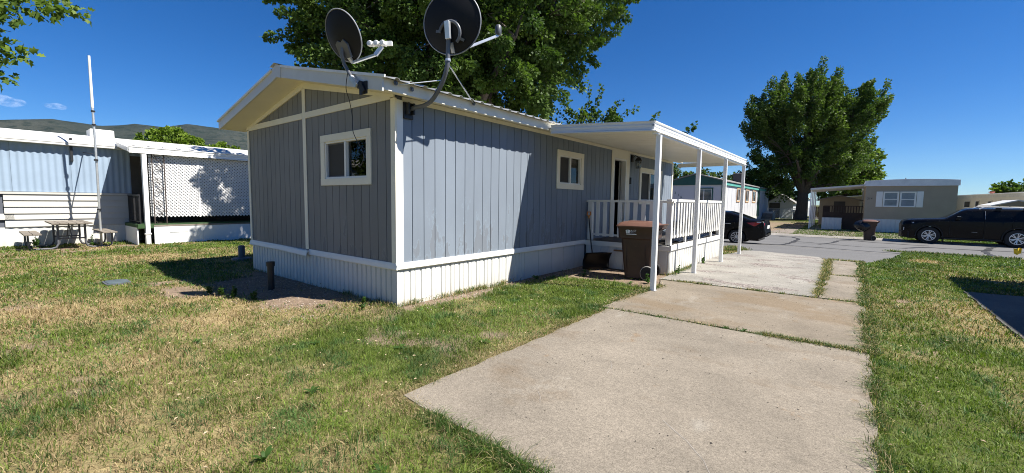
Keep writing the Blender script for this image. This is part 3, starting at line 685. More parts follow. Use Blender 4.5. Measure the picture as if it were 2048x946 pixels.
fa = [(0, 0), (.05, 0), (.05, .012), (.022, .03), (.022, .075), (.032, .085), (.032, .105), (.022, .115), (.022, .135), (.042, .15), (.042, .165), (0, .165)]
build('front_fascia', MB().loft([[(x, 7.122-d, za(x)-.118+h) for d, h in fa] for x in (-4.70, -2.66)]), pm('grey_awning_fascia', (.70, .70, .68), .4, .03, 2), aw)
build('gutter_fascia', MB().loft([[(-2.695+d*1.3, yy, za(-2.66)-.122+h*1.02) for d, h in fa] for yy in (7.09, 14.86)]), POST, aw)
build('rear_fascia', MB().box(-4.70, -2.70, 14.802, 14.83, 2.74, 2.87), POST, aw)
build('header_beam', MB().box(-2.74, -2.66, 7.2, 14.75, 2.705, 2.775), POST, aw)
for yy, lean in ((7.345, .0), (9.797, 0), (12.227, 0), (14.55, 0)):
    p = MB(); c = .040
    prof = [(-c, -c), (-c*.4, -c), (-c*.34, -c+.006), (c*.34, -c+.006), (c*.4, -c), (c, -c), (c, -c*.4), (c-.006, -c*.34), (c-.006, c*.34), (c, c*.4), (c, c), (c*.4, c), (c*.34, c-.006), (-c*.34, c-.006), (-c*.4, c), (-c, c), (-c, c*.4), (-c+.006, c*.34), (-c+.006, -c*.34), (-c, -c*.4)]
    p.loft([[(-2.665+a_, yy+b_, z) for a_, b_ in prof] for z in (.0, 2.704)]); po = build('post', p, POST, aw)
    build('foot_bracket', MB().box(-2.72, -2.61, yy-.055, yy+.055, .012, .03), GALV, po)

# ------------------------------------------------------------------ wheelie bin
def rrect(cx, cy, w_, d_, r_, z, n=4):
    out = []
    for (sx, sy, a0) in ((1, 1, 0), (-1, 1, 90), (-1, -1, 180), (1, -1, 270)):
        for k in range(n+1):
            a_ = math.radians(a0+90*k/n); out.append((cx+sx*(w_/2-r_)+r_*math.cos(a_), cy+sy*(d_/2-r_)+r_*math.sin(a_), z))
    return out
def make_bin(label, sticker=True):
    """local frame: lid hinge and wheels towards +x, wide side faces -y"""
    t = thing('wheelie_bin', label, 'bin')
    b = MB(); b.loft([rrect(.04, 0, .56, .50, .06, .02), rrect(.03, 0, .60, .53, .07, .25), rrect(.02, 0, .70, .60, .07, .80), rrect(.02, 0, .705, .605, .07, .815), rrect(.02, 0, .80, .67, .06, .835), rrect(.02, 0, .82, .69, .06, 1.02), rrect(.02, 0, .85, .71, .06, 1.035), rrect(.02, 0, .86, .72, .06, 1.075)])
    bo = build('body', b, BINB, t, 35)
    build('side_rib', MB().box(-.20, -.19, -.295, -.28, .12, .7).box(.20, .21, -.30, -.28, .3, .75), BINB, bo)
    l = MB(); l.loft([rrect(.02, 0, .89, .75, .07, 1.062), rrect(.02, 0, .90, .76, .07, 1.085), rrect(.02, 0, .86, .72, .07, 1.105), rrect(.0, 0, .72, .60, .08, 1.15), rrect(.0, 0, .60, .48, .08, 1.165)])
    lo = build('lid', l, BINL, t, 35)
    build('lid_panel', MB().loft([rrect(0, 0, .50, .36, .05, 1.16), rrect(0, 0, .46, .32, .05, 1.178)]), BINL, lo, 35)
    build('hinge_lip', MB().loft([rrect(.47, 0, .14, .62, .03, 1.075), rrect(.49, 0, .14, .62, .03, 1.10), rrect(.53, 0, .10, .60, .03, 1.125)]), BINL, lo, 35)
    build('handle', MB().tube([(.40, -.27, .98), (.50, -.27, 1.04), (.52, -.24, 1.05), (.52, .24, 1.05), (.50, .27, 1.04), (.40, .27, .98)], .017, 8), BINB, t, 60)
    for s_ in (-1, 1):
        wo = build('wheel', MB().lathe([(.06, -.03), (.135, -.035), (.15, -.02), (.15, .02), (.135, .035), (.06, .03), (.0, .028)], (.27, s_*.315, .15), (0, 1, 0), 26), RUB, t, 40)
        h = MB().lathe([(.03, .0), (.03, .012)], (.27, s_*.345, .15), (0, s_, 0), 14)
        for k in range(6):
            a_ = k*math.pi/3; h.bar((.27+.02*math.cos(a_), s_*.335, .15+.02*math.sin(a_)), (.27+.12*math.cos(a_), s_*.335, .15+.12*math.sin(a_)), .022, .02, (0, 1, 0))
        build('hub', h, BLACKPL, wo); build('whitewall_rim', MB().lathe([(.136, .034), (.147, .030), (.150, .022), (.138, .0365)], (.27, s_*.315, .15), (0, s_, 0), 30, True), pm('dusty_tyre_edge', (.32, .30, .27), .8), wo)
    build('axle', MB().tube([(.27, -.3, .15), (.27, .3, .15)], .012, 6), GALV, t)
    if sticker:
        # fan of three playing cards, lettering and a strip, all flat print on the wide side
        def card(cx, cz, rot, d):
            M_ = Matrix.Translation((cx, -.347-d, cz)) @ Matrix.Rotation(rot, 4, 'Y'); return MB().box(-.022, .022, -.0008, .0008, -.034, .034).xf(M_)
        sk = build('sticker', MB().box(-.195, .02, -.3475, -.346, .912, .928), STICK, t)
        for cx, rot, d in ((-.185, -.22, 0), (-.165, .0, .0012), (-.142, .24, .0024)): build('card_print', card(cx, .972, rot, d), (STICK, STICKG, STICK)[int(d*1000) % 3], sk)
        M_ = Matrix.Translation((-.052, -.3485, .985)) @ Matrix.Rotation(math.pi/2, 4, 'X')
        text('lettering', 'ACE', .062, M_, STICK, sk, .0006, .25, 1.0)
        build('small_print', MB().box(-.105, -.045, -.348, -.3465, .955, .961).box(-.10, -.075, -.348, -.3465, .943, .949).box(-.06, -.01, -.348, -.3465, .943, .949), pm('faded_print', (.35, .34, .33), .6), sk)
    return t
bin1 = make_bin('brown wheelie bin with a white ACE sticker, beside the porch and awning post')
bin1.scale = (.93, 1, 1); bin1.location = (-3.42, 8.53, .0); bin1.rotation_euler = (0, 0, math.radians(9))

# ------------------------------------------------------------------ snow shovel leaning on the wall
sh = thing('snow_shovel', 'black snow shovel with orange grip leaning in the corner between wall and porch', 'shovel', (-4.62, 8.98, 0))
bl = MB(); rows = []
for k in range(9):
    u = k/8; z = .03+.40*u; dpt = .085*math.sin(u*math.pi)-.16*u
    rows.append([(-4.52+a_*.66*.62*(1-.04*u) - .78*(dpt-.02*math.cos(a_*6)), 8.83+a_*.66*.78*(1-.04*u)+.62*(-dpt*-1)+.62*.02*math.cos(a_*6), z-.02*abs(a_)*(u > .9)) for a_ in np.linspace(-.5, .5, 11)])
bl.add([p for r_ in rows for p in r_], [(i*11+j, i*11+j+1, (i+1)*11+j+1, (i+1)*11+j) for i in range(8) for j in range(10)])
o = build('blade', bl, pm('glossy_black_blade', (.006, .006, .007), .42, .1, 5, spec=.15), sh, 60); o.modifiers.new('thick', 'SOLIDIFY').thickness = .006
build('handle', MB().tube([(-4.70, 8.98, .22), (-4.80, 9.06, .52), (-4.985, 9.255, 1.16)], .016, 8), BLACKM, sh, 60)
gp = MB().tube([(-4.985, 9.255, 1.15), (-4.995, 9.265, 1.20)], .019, 8); a_, b_ = (-5.02, 9.235, 1.31), (-4.98, 9.315, 1.31)
gp.tube([(-4.995, 9.265, 1.20), (-5.022, 9.225, 1.25), a_, b_, (-4.975, 9.312, 1.25), (-4.995, 9.265, 1.20)], .015, 7)
build('grip', gp, ORANGE, sh, 60)

# ------------------------------------------------------------------ satellite dishes
def dish_bowl(c, n, up, rw, rh, depth):
    """back face of an offset dish; n = direction it looks"""
    n = Vector(n).normalized(); c = Vector(c); upv = Vector(up); u = (upv - n*upv.dot(n)).normalized(); s_ = n.cross(u); K, M_ = 14, 44
    mb = MB(); rings = []
    for k in range(K+1):
        r_ = k/K; rings.append([c + s_*(rw*r_*math.cos(2*math.pi*j/M_)) + u*(rh*r_*math.sin(2*math.pi*j/M_)) + n*(depth*(r_*r_-1)) for j in range(M_)])
    for k in range(1, K+1):
        if k == 1: pass
    vs = [p for r_ in rings for p in r_]; fs = [(i*M_+j, i*M_+(j+1) % M_, (i+1)*M_+(j+1) % M_, (i+1)*M_+j) for i in range(1, K) for j in range(M_)] + [tuple(range(M_, 2*M_))[::-1]]
    mb.add(vs, fs)
    rim = [c + s_*(rw*math.cos(a_)) + u*(rh*math.sin(a_)) for a_ in np.linspace(0, 2*math.pi, M_+1)]
    return mb, rim, n, u, s_
RIMM = pm('pale_dish_rim', (.24, .25, .27), .4, .1, 5)
def dish(label, base, c, n, rw, rh, lnbs):
    t = thing('satellite_dish', label, 'satellite dish', base)
    mb, rim, n, u, s_ = dish_bowl(c, n, (0, 0, 1), rw, rh, .075)
    b = build('reflector', mb, DISH, t, 60, recalc=True); b.modifiers.new('thick', 'SOLIDIFY').thickness = .006
    build('rim', MB().tube(rim, .009, 6, False), RIMM, b, 60)
    return t, Vector(c), n, u, s_
d1, c1, n1, u1, s1 = dish('dark satellite dish on the gable rake with three white receivers', (-5.2, 3.28, 3.0), (-5.49, 3.22, 3.725), (-.10, .89, .44), .32, .325, 3)
B1 = c1 - n1*.09 - u1*.17
build('mast', MB().tube([(-5.21, 3.26, 3.02), (-5.43, 3.26, 3.24), (-5.54, 3.25, 3.38), tuple(B1 + Vector((-.02, -.01, -.05))), tuple(B1+Vector((-.01, 0, .06)))], .024, 10), MASTM, d1, 60)
build('mast_foot', MB().bar((-5.215, 3.25, 3.035), (-5.36, 3.25, 3.175), .06, .055), GALV, d1)
ft = MB(); ft.box(-5.24, -5.07, 3.285, 3.302, 2.93, 3.09); ft.bar((-5.20, 3.27, 3.08), (-5.11, 3.28, 2.95), .05, .07); build('bracket', ft, BLACKM, d1)
pl = MB(); q = B1 + n1*.03
pl.add([q+s_*s1+z*u1-n1*k for k in (0, .03) for s_, z in ((-.11, .09), (-.05, .13), (.0, .10), (.06, .13), (.11, .07), (.10, -.1), (-.10, -.1))], [tuple(range(7)), tuple(range(7, 14))[::-1]] + [(i, (i+1) % 7, 7+(i+1) % 7, 7+i) for i in range(7)])
build('mount_plate', pl, MASTM, d1)
A0 = c1 - u1*.34; 
L1 = Vector((-4.92, 3.38, 3.545)); K1 = L1 + Vector((-.05, -.02, -.13))
build('feed_arm', MB().bar(A0, K1, .03, .028).bar(K1, L1 + Vector((.04, .02, -.03)), .03, .05).bar(A0, A0 + u1*.16 - n1*.07, .05, .04), GALV, d1)
lr = (Vector((.78, .62, 0)).cross(Vector((0, 0, 1)))).normalized(); lr = Vector((.72, .52, .03)).normalized()
for k in range(3):
    p0 = L1 + lr*(k-1.2)*.082
    lb = build('receiver', MB().lathe([(.020, -.05), (.024, .0), (.036, .012), (.038, .045), (.030, .06), (.0, .062)], p0, Vector((.38, -.92, -.02)), 16), LNBW, d1, 40)
build('receiver_bar', MB().bar(L1 - lr*.12 + n1*.02, L1 + lr*.16 + n1*.02, .04, .05), LNBW, d1)
cb = [(-5.43, 3.235, 3.23), (-5.50, 3.25, 3.05), (-5.60, 3.36, 2.90), (-5.61, 3.40, 2.72), (-5.60, 3.40, 2.52), (-5.52, 3.40, 2.39), (-5.42, 3.40, 2.29), (-5.345, 3.40, 2.19), (-5.34, 3.40, 2.12), (-5.40, 3.41, 2.05), (-5.49, 3.42, 2.0)]
from mathutils import geometry
def smooth_path(p, n=6):
    out = []; p = [Vector(q) for q in p]
    for i in range(len(p)-1):
        p0 = p[max(0, i-1)]; p3 = p[min(len(p)-1, i+2)]
        for k in range(n):
            t_ = k/n; a = p[i]; b = p[i+1]
            out.append(.5*((2*a)+(b-p0)*t_+(2*p0-5*a+4*b-p3)*t_*t_+(3*a-p0-3*b+p3)*t_**3))
    out.append(p[-1]); return out
tag(build('loose_cable', MB().tube(smooth_path(cb), .0055, 6), BLACKPL, None, 60), 'loose black cable hanging from the left dish in front of the end window', 'cable')
d2, c2, n2, u2, s2 = dish('large round satellite dish on a bent mast at the wall corner', (-5.1, 3.95, 2.8), (-4.345, 4.115, 3.905), (-.30, .93, .16), .425, .395, 1)
B2 = c2 - n2*.11 - u2*.16
build('mast', MB().tube(smooth_path([(-5.08, 3.96, 2.83), (-4.93, 3.99, 2.855), (-4.80, 4.02, 2.87), (-4.67, 4.04, 2.92), (-4.55, 4.05, 3.03), (-4.45, 4.06, 3.17), (-4.385, 4.06, 3.30), (-4.36, 4.06, 3.42), (-4.355, 4.06, 3.55), (B2.x, B2.y, B2.z+.08)], 4), .030, 12), MASTM, d2, 60)
build('clamp', MB().lathe([(.036, 0), (.036, .03)], (-4.357, 4.06, 3.40), (0, 0, 1), 12), GALV, d2)
build('wall_bracket', MB().bm(PS, 3.875, 4.04, 2.70, 2.93, .016, .05).bm(PS, 3.90, 3.93, 2.76, 2.92, .05, .12).bm(PS, 3.99, 4.02, 2.76, 2.92, .05, .12), BLACKM, d2, bevel=.006)
cl = MB(); cl.bm(lambda u, v, d: tuple(B2 + s2*u + u2*v - n2*d), -.035, .035, -.06, .16, -.01, .045); build('mast_cap', cl, GALV, d2, bevel=.006)
rb = MB(); q = c2 - n2*.075
rb.tube([q + s2*.15*math.cos(a_) + u2*(-.14+.15*math.sin(a_)) for a_ in np.linspace(-.9, 3.0, 16)], .022, 8)
for a_ in (1.0, 2.9, -.5, 2.0): rb.bar(q + s2*.14*math.cos(a_)+u2*(-.14+.14*math.sin(a_)), q + s2*.22*math.cos(a_)+u2*(-.14+.22*math.sin(a_))+n2*.02, .035, .012, n2)
build('mount_ring', rb, MASTM, d2, 60)
A2 = c2 - u2*.37; L2 = Vector((-4.045, 4.72, 3.93))
build('feed_arm', MB().bar(A2, L2 - Vector((0, 0, .07)), .035, .03).bar(A2, A2+u2*.12-n2*.05, .05, .04), GALV, d2)
build('receiver', MB().lathe([(.03, -.07), (.045, -.04), (.045, .05), (.03, .07), (0, .075)], L2, (0, 0, 1), 12), MASTM, d2, 40)
def strut(a, b): return MB().tube([a, b], .008, 6)
build('strut', strut((-4.36, 4.05, 3.38), (-4.742, 4.96, 3.06)), GALV, d2); build('strut', strut((-4.46, 4.06, 3.17), (-4.742, 3.56, 3.045)), GALV, d2)
for yy, z in ((3.50, 3.055), (3.76, 3.03), (4.96, 3.06)):
    build('eye_bolt', MB().lathe([(.030, 0), (.032, .012), (.016, .014), (.016, .03), (.0, .03)], (-4.746, yy, z), (1, 0, 0), 12), MASTM, d2)

# ------------------------------------------------------------------ ground bits by the gable end
tag(build('cleanout_pipe', MB().lathe([(.052, -.05), (.052, .40), (.066, .40), (.068, .47), (.058, .475), (0, .475)], (-7.66, 3.08, 0), (0, 0, 1), 18), BLACKPL, None, 40), 'black plastic clean-out pipe standing in the dirt near the end skirting', 'pipe')
sp = thing('water_riser', 'short grey riser pipe on the lawn past the left corner of the home', 'pipe', (-11.85, 4.1, 0))
build('pipe', MB().lathe([(.075, 0), (.075, .34), (.06, .36), (0, .36)], (-11.85, 4.1, 0), n=14), GREYM, sp, 40); build('collar', MB().lathe([(.24, -.02), (.22, .05), (.1, .07)], (-11.85, 4.1, 0), n=16), GREYM, sp, 40)
bx = thing('utility_box_lid', 'blue-grey utility box lid set flush in the dry lawn', 'box lid', (-10.2, 1.52, 0))
build('lid', MB().loft([rrect(-10.2, 1.52, .42, .28, .05, -.02), rrect(-10.2, 1.52, .42, .28, .05, .03), rrect(-10.2, 1.52, .39, .25, .05, .036)]), pm('blue_grey_lid', (.075, .10, .11), .6, .2, 8), bx, 40); build('rim', MB().loft([rrect(-10.2, 1.52, .48, .34, .06, -.02), rrect(-10.2, 1.52, .48, .34, .06, .022)]), GREYM, bx)

# ------------------------------------------------------------------ trailer on the left
XT = -19.5; PT = lambda u, v, d: (XT+d, u, v)
tr_ = thing('trailer_home', 'long pale blue and white trailer across the lawn behind the picnic table', 'trailer', (XT-2, 5, 0))
BLUES = pm('pale_blue_corrugated_siding', (.285, .37, .475), .5, .06, 1.5, dirt=((.32, .36, .40), .68)); random_tint(BLUES, .04)
LAP = pm('off_white_lap_siding', (.50, .49, .45), .5, .05, 1.2, dirt=((.50, .46, .40), .66)); random_tint(LAP, .04)
PEELR = pm('peeling_white_roof_coat', (.62, .61, .575), .55, .04, 1.2, stretch=(1, .35, 1.6), dirt=((.34, .29, .23), .66))
build('wall_frame', MB().box(XT-4.2, XT-.02, -8, 17, .05, 3.12), BACK, tr_)
def corr(P, u0, u1, v0, v1, pitch, amp):
    n = int((u1-u0)/pitch*8); us = np.linspace(u0, u1, n+1); d = amp*(.5+.5*np.cos(2*np.pi*us/pitch))
    return MB().strip([P(a_, v0, b_) for a_, b_ in zip(us, d)], [P(a_, v1, b_) for a_, b_ in zip(us, d)])
u = -8.0
while u < 17: build('siding_sheet', corr(PT, u+.002, u+1.248, 1.64, 3.125, .155, .022), BLUES, tr_, 60); u += 1.25
zs = [.58, .80, .98, 1.18, 1.38, 1.56]
for z0, z1 in zip(zs[:-1], zs[1:]):
    u = -8.0; u += R.uniform(0, .5)*0
    for a_, b_ in ((-8, -3.4), (-3.39, .55+R.uniform(-.2, .2)), (.56+.25, 3.4), (3.41, 9), (9.01, 17)):
        a_ = min(a_, b_-.2); lp = MB().loft([[PT(q, z0, 0), PT(q, z0, .042), PT(q, z0+.012, .044), PT(q, z1, .010), PT(q, z1, 0)] for q in (a_-(.25 if a_ > .6 and a_ < 1 else 0), b_)])
        build('lap_board', lp, LAP, tr_)
build('belt_trim', MB().bm(PT, -8, 17, 1.565, 1.63, 0, .05), LAP, tr_)
u = -8.0
while u < 3.2: build('skirt_sheet', corr(PT, u+.002, u+1.2, -.02, .575, .19, .014), SKIRT, tr_, 60); u += 1.2
rr = MB(); prof = [(.16, 3.10), (.20, 3.12), (.20, 3.20), (.10, 3.27), (-.25, 3.44), (-.9, 3.56), (-2.1, 3.66), (-3.6, 3.50), (-4.3, 3.2), (-4.3, 3.12), (-.1, 3.10)]
rr.loft([[PT(q, z, d) for d, z in prof] for q in (-8.1, 17.1)])
rfl = build('roof', rr, PEELR, tr_, 30); build('roof_seam', MB().bm(PT, -8.1, 17.1, 3.17, 3.185, .201, .209).bm(PT, -8.1, 17.1, 3.105, 3.125, .201, .212), FASCIA, rfl)
tag(build('rooftop_cooler', MB().loft([rrect(XT-1.3, 2.92, .7, .62, .03, 3.55), rrect(XT-1.3, 2.92, .7, .62, .03, 3.80), rrect(XT-1.3, 2.92, .66, .58, .03, 3.815)]), WHITE, None, 30), 'white boxy cooler on the roof of the left trailer', 'cooler')
# awning and deck of that trailer
ad = thing('side_awning', 'white metal awning over the latticed deck of the left trailer', 'awning', (-17.8, 8, 0))
build('pan_cover', MB().poly(lambda u, v, d: (u, d, v), [(XT+.12, 3.235), (-17.70, 2.98), (-17.70, 2.984), (XT+.12, 3.239)], 3.09, 14.0), PEELR, ad)
y = 3.12
while y < 14:
    m_ = MB(); pf_ = [(y+.005, .06), (y+.01, 0), (y+.37, 0), (y+.38, .06), (y+.40, .06)]
    m_.strip([(XT+.12, p, 3.24+h) for p, h in pf_], [(-17.70, p, 2.985+h) for p, h in pf_]); o = build('roof_pan', m_, PEELR, ad); o.modifiers.new('thick', 'SOLIDIFY').thickness = .006; y += .4
build('fascia', MB().loft([[(-17.70+d*1.2, q, 2.895+h*1.25) for d, h in fa] for q in (3.10, 14.1)]), POST, ad)
build('end_fascia', MB().poly(lambda u, v, d: (u, 3.10-d, v), [(XT+.15, 3.20), (-17.70, 2.93), (-17.70, 3.06), (XT+.15, 3.34)], 0, .02), POST, ad)
build('downspout_post', MB().box(-17.82, -17.66, 3.40, 3.52, 0, 2.93).box(-17.84, -17.64, 3.38, 3.54, .32, .37), POST, ad, bevel=.01)
ir = MB()
for yy in (3.66, 3.97): ir.tube([(-17.74, yy, 0), (-17.74, yy, 2.92)], .018, 6)
def scroll(cy, cz, r_, s_, n=22):
    return [(-17.74, cy+s_*r_*(1-.75*k/n)*math.cos(k/n*2.6*math.pi), cz+r_*(1-.75*k/n)*math.sin(k/n*2.6*math.pi)) for k in range(n+1)]
for k in range(4):
    zc = .30+k*.72; ir.tube(scroll(3.82, zc, .11, 1), .008, 5).tube(scroll(3.80, zc+.30, .10, -1), .008, 5).tube([(-17.74, 3.95, zc+.03), (-17.74, 3.69, zc+.45)], .008, 5)
build('iron_scroll_post', ir, pm('rusty_iron', (.06, .045, .04), .6, .3, 9), ad)
lf = thing('lattice_screen', 'white diamond lattice privacy screen on the left trailer deck', 'lattice', (-17.85, 6, .87))
LATW = pm('white_lattice', (.68, .68, .68), .5, .03, 3)
def lattice(y0, y1, z0, z1, name='lattice_panel'):
    mb = MB(); p = .105; wd = .047; H = z1-z0; W_ = y1-y0
    for s_, dx in ((1, 0), (-1, .012)):
        k = -int(H/p)-1 if s_ > 0 else 0
        c = y0-H if s_ > 0 else y0
        while c < (y1 if s_ > 0 else y1+H):
            # line y = c + s*(z-z0)
            t0, t1 = 0, H
            if s_ > 0: t0 = max(t0, y0-c); t1 = min(t1, y1-c)
            else: t0 = max(t0, c-y1); t1 = min(t1, c-y0)
            if t1-t0 > .03: mb.bar((-17.85+dx, c+s_*t0, z0+t0), (-17.85+dx, c+s_*t1, z0+t1), wd, .01, (1, 0, 0))
            c += p*1.0
    return tag(build(name, mb, LATW, lf), kind='stuff')
lattice(3.60, 4.90, .88, 2.90); lattice(4.95, 6.60, .88, 2.90); lattice(6.65, 8.3, .88, 2.90); lattice(8.35, 10, .88, 2.9)
for yy in (4.9, 6.6, 8.3): build('divider', MB().box(-17.84, -17.82, yy, yy+.05, .86, 2.92), LATW, lf)
for z in (1.53, 2.2): build('cross_rail', MB().box(-17.875, -17.868, 3.6, 10, z-.035, z+.035), LATW, lf)
dk = thing('trailer_deck', 'low white-skirted deck with green carpet edge beside the left trailer', 'deck', (-18.6, 7, 0))
GCAR = pm('green_outdoor_carpet', (.035, .075, .028), .95, .2, 9)
build('carpet', MB().box(XT+.06, -17.72, 3.22, 14, .605, .655), GCAR, dk); build('carpet_edge', MB().box(-17.725, -17.70, 3.2, 3.62, .52, .65).box(XT+.1, -17.7, 3.19, 3.215, .55, .65), GCAR, dk)
SK2 = pm('white_deck_skirt', (.76, .77, .78), .55, .05, 1.2, dirt=((.55, .53, .48), .66))
for a_, b_ in ((3.62, 4.95), (4.955, 6.4), (6.405, 8), (8.005, 10)): build('skirt_board', MB().box(-17.74, -17.71, a_, b_, -.02, .57), SK2, dk)
build('skirt_board', MB().box(XT+.06, -17.75, 3.20, 3.23, -.02, .58), SK2, dk); build('skirt_vent', MB().box(-17.709, -17.70, 4.02, 4.52, .36, .47), FASCIA, dk)
build('deck_rim', MB().box(-17.735, -17.70, 3.62, 10, .572, .62), WOOD, dk)
rl = MB()
for k in range(26): rl.box(XT+.12+k*.065, XT+.135+k*.065, 3.30, 3.315, .66, 1.56)
rl.box(XT+.1, -17.8, 3.29, 3.325, 1.56, 1.60).box(XT+.1, -17.8, 3.29, 3.325, .72, .75)
build('iron_railing', rl, BLACKM, dk)
build('dark_shade_sheet', MB().box(-19.3, -19.28, 3.4, 12, .66, 2.9), DARKIN, dk)  # dark sheet added behind the lattice so its gaps look deeply shaded
# antenna mast
am = thing('antenna_mast', 'tall thin white antenna pole standing by the left trailer', 'antenna', (-18.4, 2.42, 0))
build('lower_pole', MB().tube([(-18.35, 2.44, 0), (-18.2, 2.42, .9), (-18.15, 2.42, 2.9), (-18.08, 2.40, 4.22)], .030, 8), GALV, am, 60)
build('upper_pole', MB().tube([(-18.08, 2.40, 4.18), (-18.02, 2.39, 5.68)], [.036, .03], 10), WHITE, am, 60)
for z in (4.05, 3.65, 2.6, 1.1): build('clamp', MB().lathe([(.05, 0), (.05, .05)], (-18.1 - .02*(4.2-z), 2.41, z), n=10), BLACKM, am)
bk = MB().tube([(XT, 2.30, 2.92), (-18.13, 2.41, 2.80)], .014, 6).box(XT-.0, XT+.10, 2.0, 2.06, 2.62, 3.35).box(XT, XT+.08, 1.9, 2.2, 3.2, 3.23)
build('roof_bracket', bk, BLACKM, am)
# picnic table
pt = thing('picnic_table', 'weathered wooden picnic table with attached benches on dark tube legs', 'picnic table', (-18.4, 1.75, 0))
def plank(x0, x1, y0, y1, z): return build('plank', MB().box(x0, x1, y0, y1, z-.04, z), WOOD, pt, bevel=.006)
random_tint(WOOD, .14)
TX, TY = -18.35, 1.75
for k in range(5): plank(TX-.93, TX+.90, TY-.42+k*.168, TY-.42+k*.168+.158, .76)
for s_ in (-1, 1):
    for k in range(2): plank(TX-.90, TX+.88, TY+s_*.78-.17+k*.172, TY+s_*.78-.17+k*.172+.162, .47)
for xx in (TX-.55, TX+.55):
    lg = MB()
    for s_ in (-1, 1):
        lg.tube([(xx, TY+s_*.28, .715), (xx, TY+s_*.28, .16), (xx, TY+s_*.32, .06), (xx, TY+s_*.42, .02), (xx, TY+s_*.76, .02), (xx, TY+s_*.84, .07), (xx, TY+s_*.86, .16), (xx, TY+s_*.86, .43), (xx, TY+s_*.66, .43)], .026, 8)
    lg.tube([(xx, TY-.28, .30), (xx, TY+.28, .30)], .02, 6).tube([(xx, TY-.36, .705), (xx, TY+.36, .705)], .02, 6)
    build('leg_frame', lg, GREYM, pt, 60)
build('brace', MB().tube([(TX-.5, TY, .31), (TX, TY, .70)], .016, 6).tube([(TX+.5, TY, .31), (TX, TY, .70)], .016, 6), GREYM, pt)

# ------------------------------------------------------------------ homes across the road
def simple_window(P, u0, u1, v0, v1, parent, trim_m, wd=.09, mid=True, cross=False, gl=None):
    o = build('window', MB().bm(P, u0-wd, u1+wd, v1, v1+wd, .001, .05).bm(P, u0-wd, u1+wd, v0-wd, v0, .001, .05).bm(P, u0-wd, u0, v0, v1, .001, .048).bm(P, u1, u1+wd, v0, v1, .001, .048), trim_m, parent)
    s_ = MB().bm(P, u0, u0+.04, v0, v1, .004, .03).bm(P, u1-.04, u1, v0, v1, .004, .03).bm(P, u0+.04, u1-.04, v0, v0+.04, .004, .03).bm(P, u0+.04, u1-.04, v1-.04, v1, .004, .03)
    if mid: s_.bm(P, (u0+u1)/2-.025, (u0+u1)/2+.025, v0+.04, v1-.04, .004, .03)
    if cross: s_.bm(P, u0+.04, u1-.04, (v0+v1)/2-.025, (v0+v1)/2+.025, .004, .03)
    build('sash', s_, WHITE, o); build('pane', MB().bm(P, u0+.03, u1-.03, v0+.03, v1-.03, .006, .012), gl or DARKGL, o); return o
DARKGL = pm('dark_window_pane', (.035, .042, .05), .06, .3, 1.2, spec=.7, bst=0)
CURT = pm('pane_with_curtain', (.20, .24, .27), .12, .25, 1.6, spec=.6, bst=0)
GREENT = pm('dark_green_trim', (.022, .085, .070), .55, .1, 3)
WSID = pm('white_metal_siding', (.52, .53, .545), .5, .05, 1.0, dirt=((.55, .55, .54), .68))
SHING = pm('grey_shingle_roof', (.22, .21, .20), .9, .2, 4, bs=20, bst=.3)
gh = thing('green_trim_home', 'white mobile home with dark green gable and house number 216', 'house', (-10.1, 46, -.3))
PG = lambda u, v, d: (u, 36.4-d, v); PGS = lambda u, v, d: (-8.0+d, u, v)
build('wall', MB().box(-12.15, -8.0, 36.4, 59, .35, 3.06), WSID, gh)
for k in range(16): build('siding_seam', MB().bm(PGS, 36.6+k*1.4, 36.62+k*1.4, .36, 2.98, .001, .012), WSID, gh)
build('skirt', ribbed(PG, -12.15, -8.0, -.5, .35, .2, .03, .015, 0), SKIRT, gh); build('skirt', ribbed(PGS, 36.4, 59, -.5, .35, .4, .03, .015, 0), SKIRT, gh)
build('gable', MB().poly(PG, [(-12.3, 3.03), (-7.9, 3.03), (-7.9, 3.30), (-10.08, 3.88), (-12.3, 3.30)], .002, .10), GREENT, gh)
build('corner_trim', MB().bm(PG, -12.16, -12.0, .35, 3.03, .001, .04), GREENT, gh); build('corner_trim', MB().bm(PG, -8.13, -7.97, .35, 3.03, .001, .04), GREENT, gh)
build('eave_fascia', MB().bm(PGS, 36.3, 59.2, 3.02, 3.24, .002, .12), pm('teal_fascia', (.10, .36, .30), .5), gh)
build('roof', MB().poly(lambda u, v, d: (u, 36.2-d, v), [(-12.4, 3.28), (-10.08, 3.89), (-7.8, 3.28), (-7.8, 3.36), (-10.08, 3.97), (-12.4, 3.36)], 0, -23.0), SHING, gh)
simple_window(PG, -10.0, -8.83, 1.75, 2.72, gh, GREENT)
TANT = pm('tan_window_trim', (.52, .33, .18), .6)
for a_, b_ in ((41.3, 42.5), (45.2, 46.6), (48.6, 50.2)): simple_window(PGS, a_, b_, 1.82, 2.85, gh, TANT, .1)
build('corner_post', MB().bm(PGS, 51.6, 52.5, .3, 3.0, .002, .08), GREENT, gh)
st = thing('entry_steps', 'grey wooden entry steps at the far end of the green gabled home', 'steps', (-7.4, 56, -.2))
for k in range(4): build('tread', MB().box(-7.95, -7.0, 54.2+k*.3, 54.5+k*.3+.02, -.3, .02+k*.18), WOOD, st)
build('landing', MB().box(-7.95, -7.0, 55.45, 57.4, -.3, .72), LAP, st)
for s_, x, z in (('2', -11.66, 2.40), ('1', -11.40, 2.23), ('6', -11.17, 2.06)):
    text('house_number', s_, .27, Matrix.Translation((x, 36.39, z)) @ Matrix.Rotation(math.pi/2, 4, 'X'), GREENT, gh, .004)
tag(build('roof_cooler', MB().loft([rrect(-8.9, 46.5, .9, .9, .04, 3.5), rrect(-8.9, 46.5, .9, .9, .04, 4.45), rrect(-8.9, 46.5, .8, .8, .04, 4.5)]), pm('brown_cooler_metal', (.07, .06, .055), .6), None), 'brown boxy cooler on the roof of the green gabled home', 'cooler')

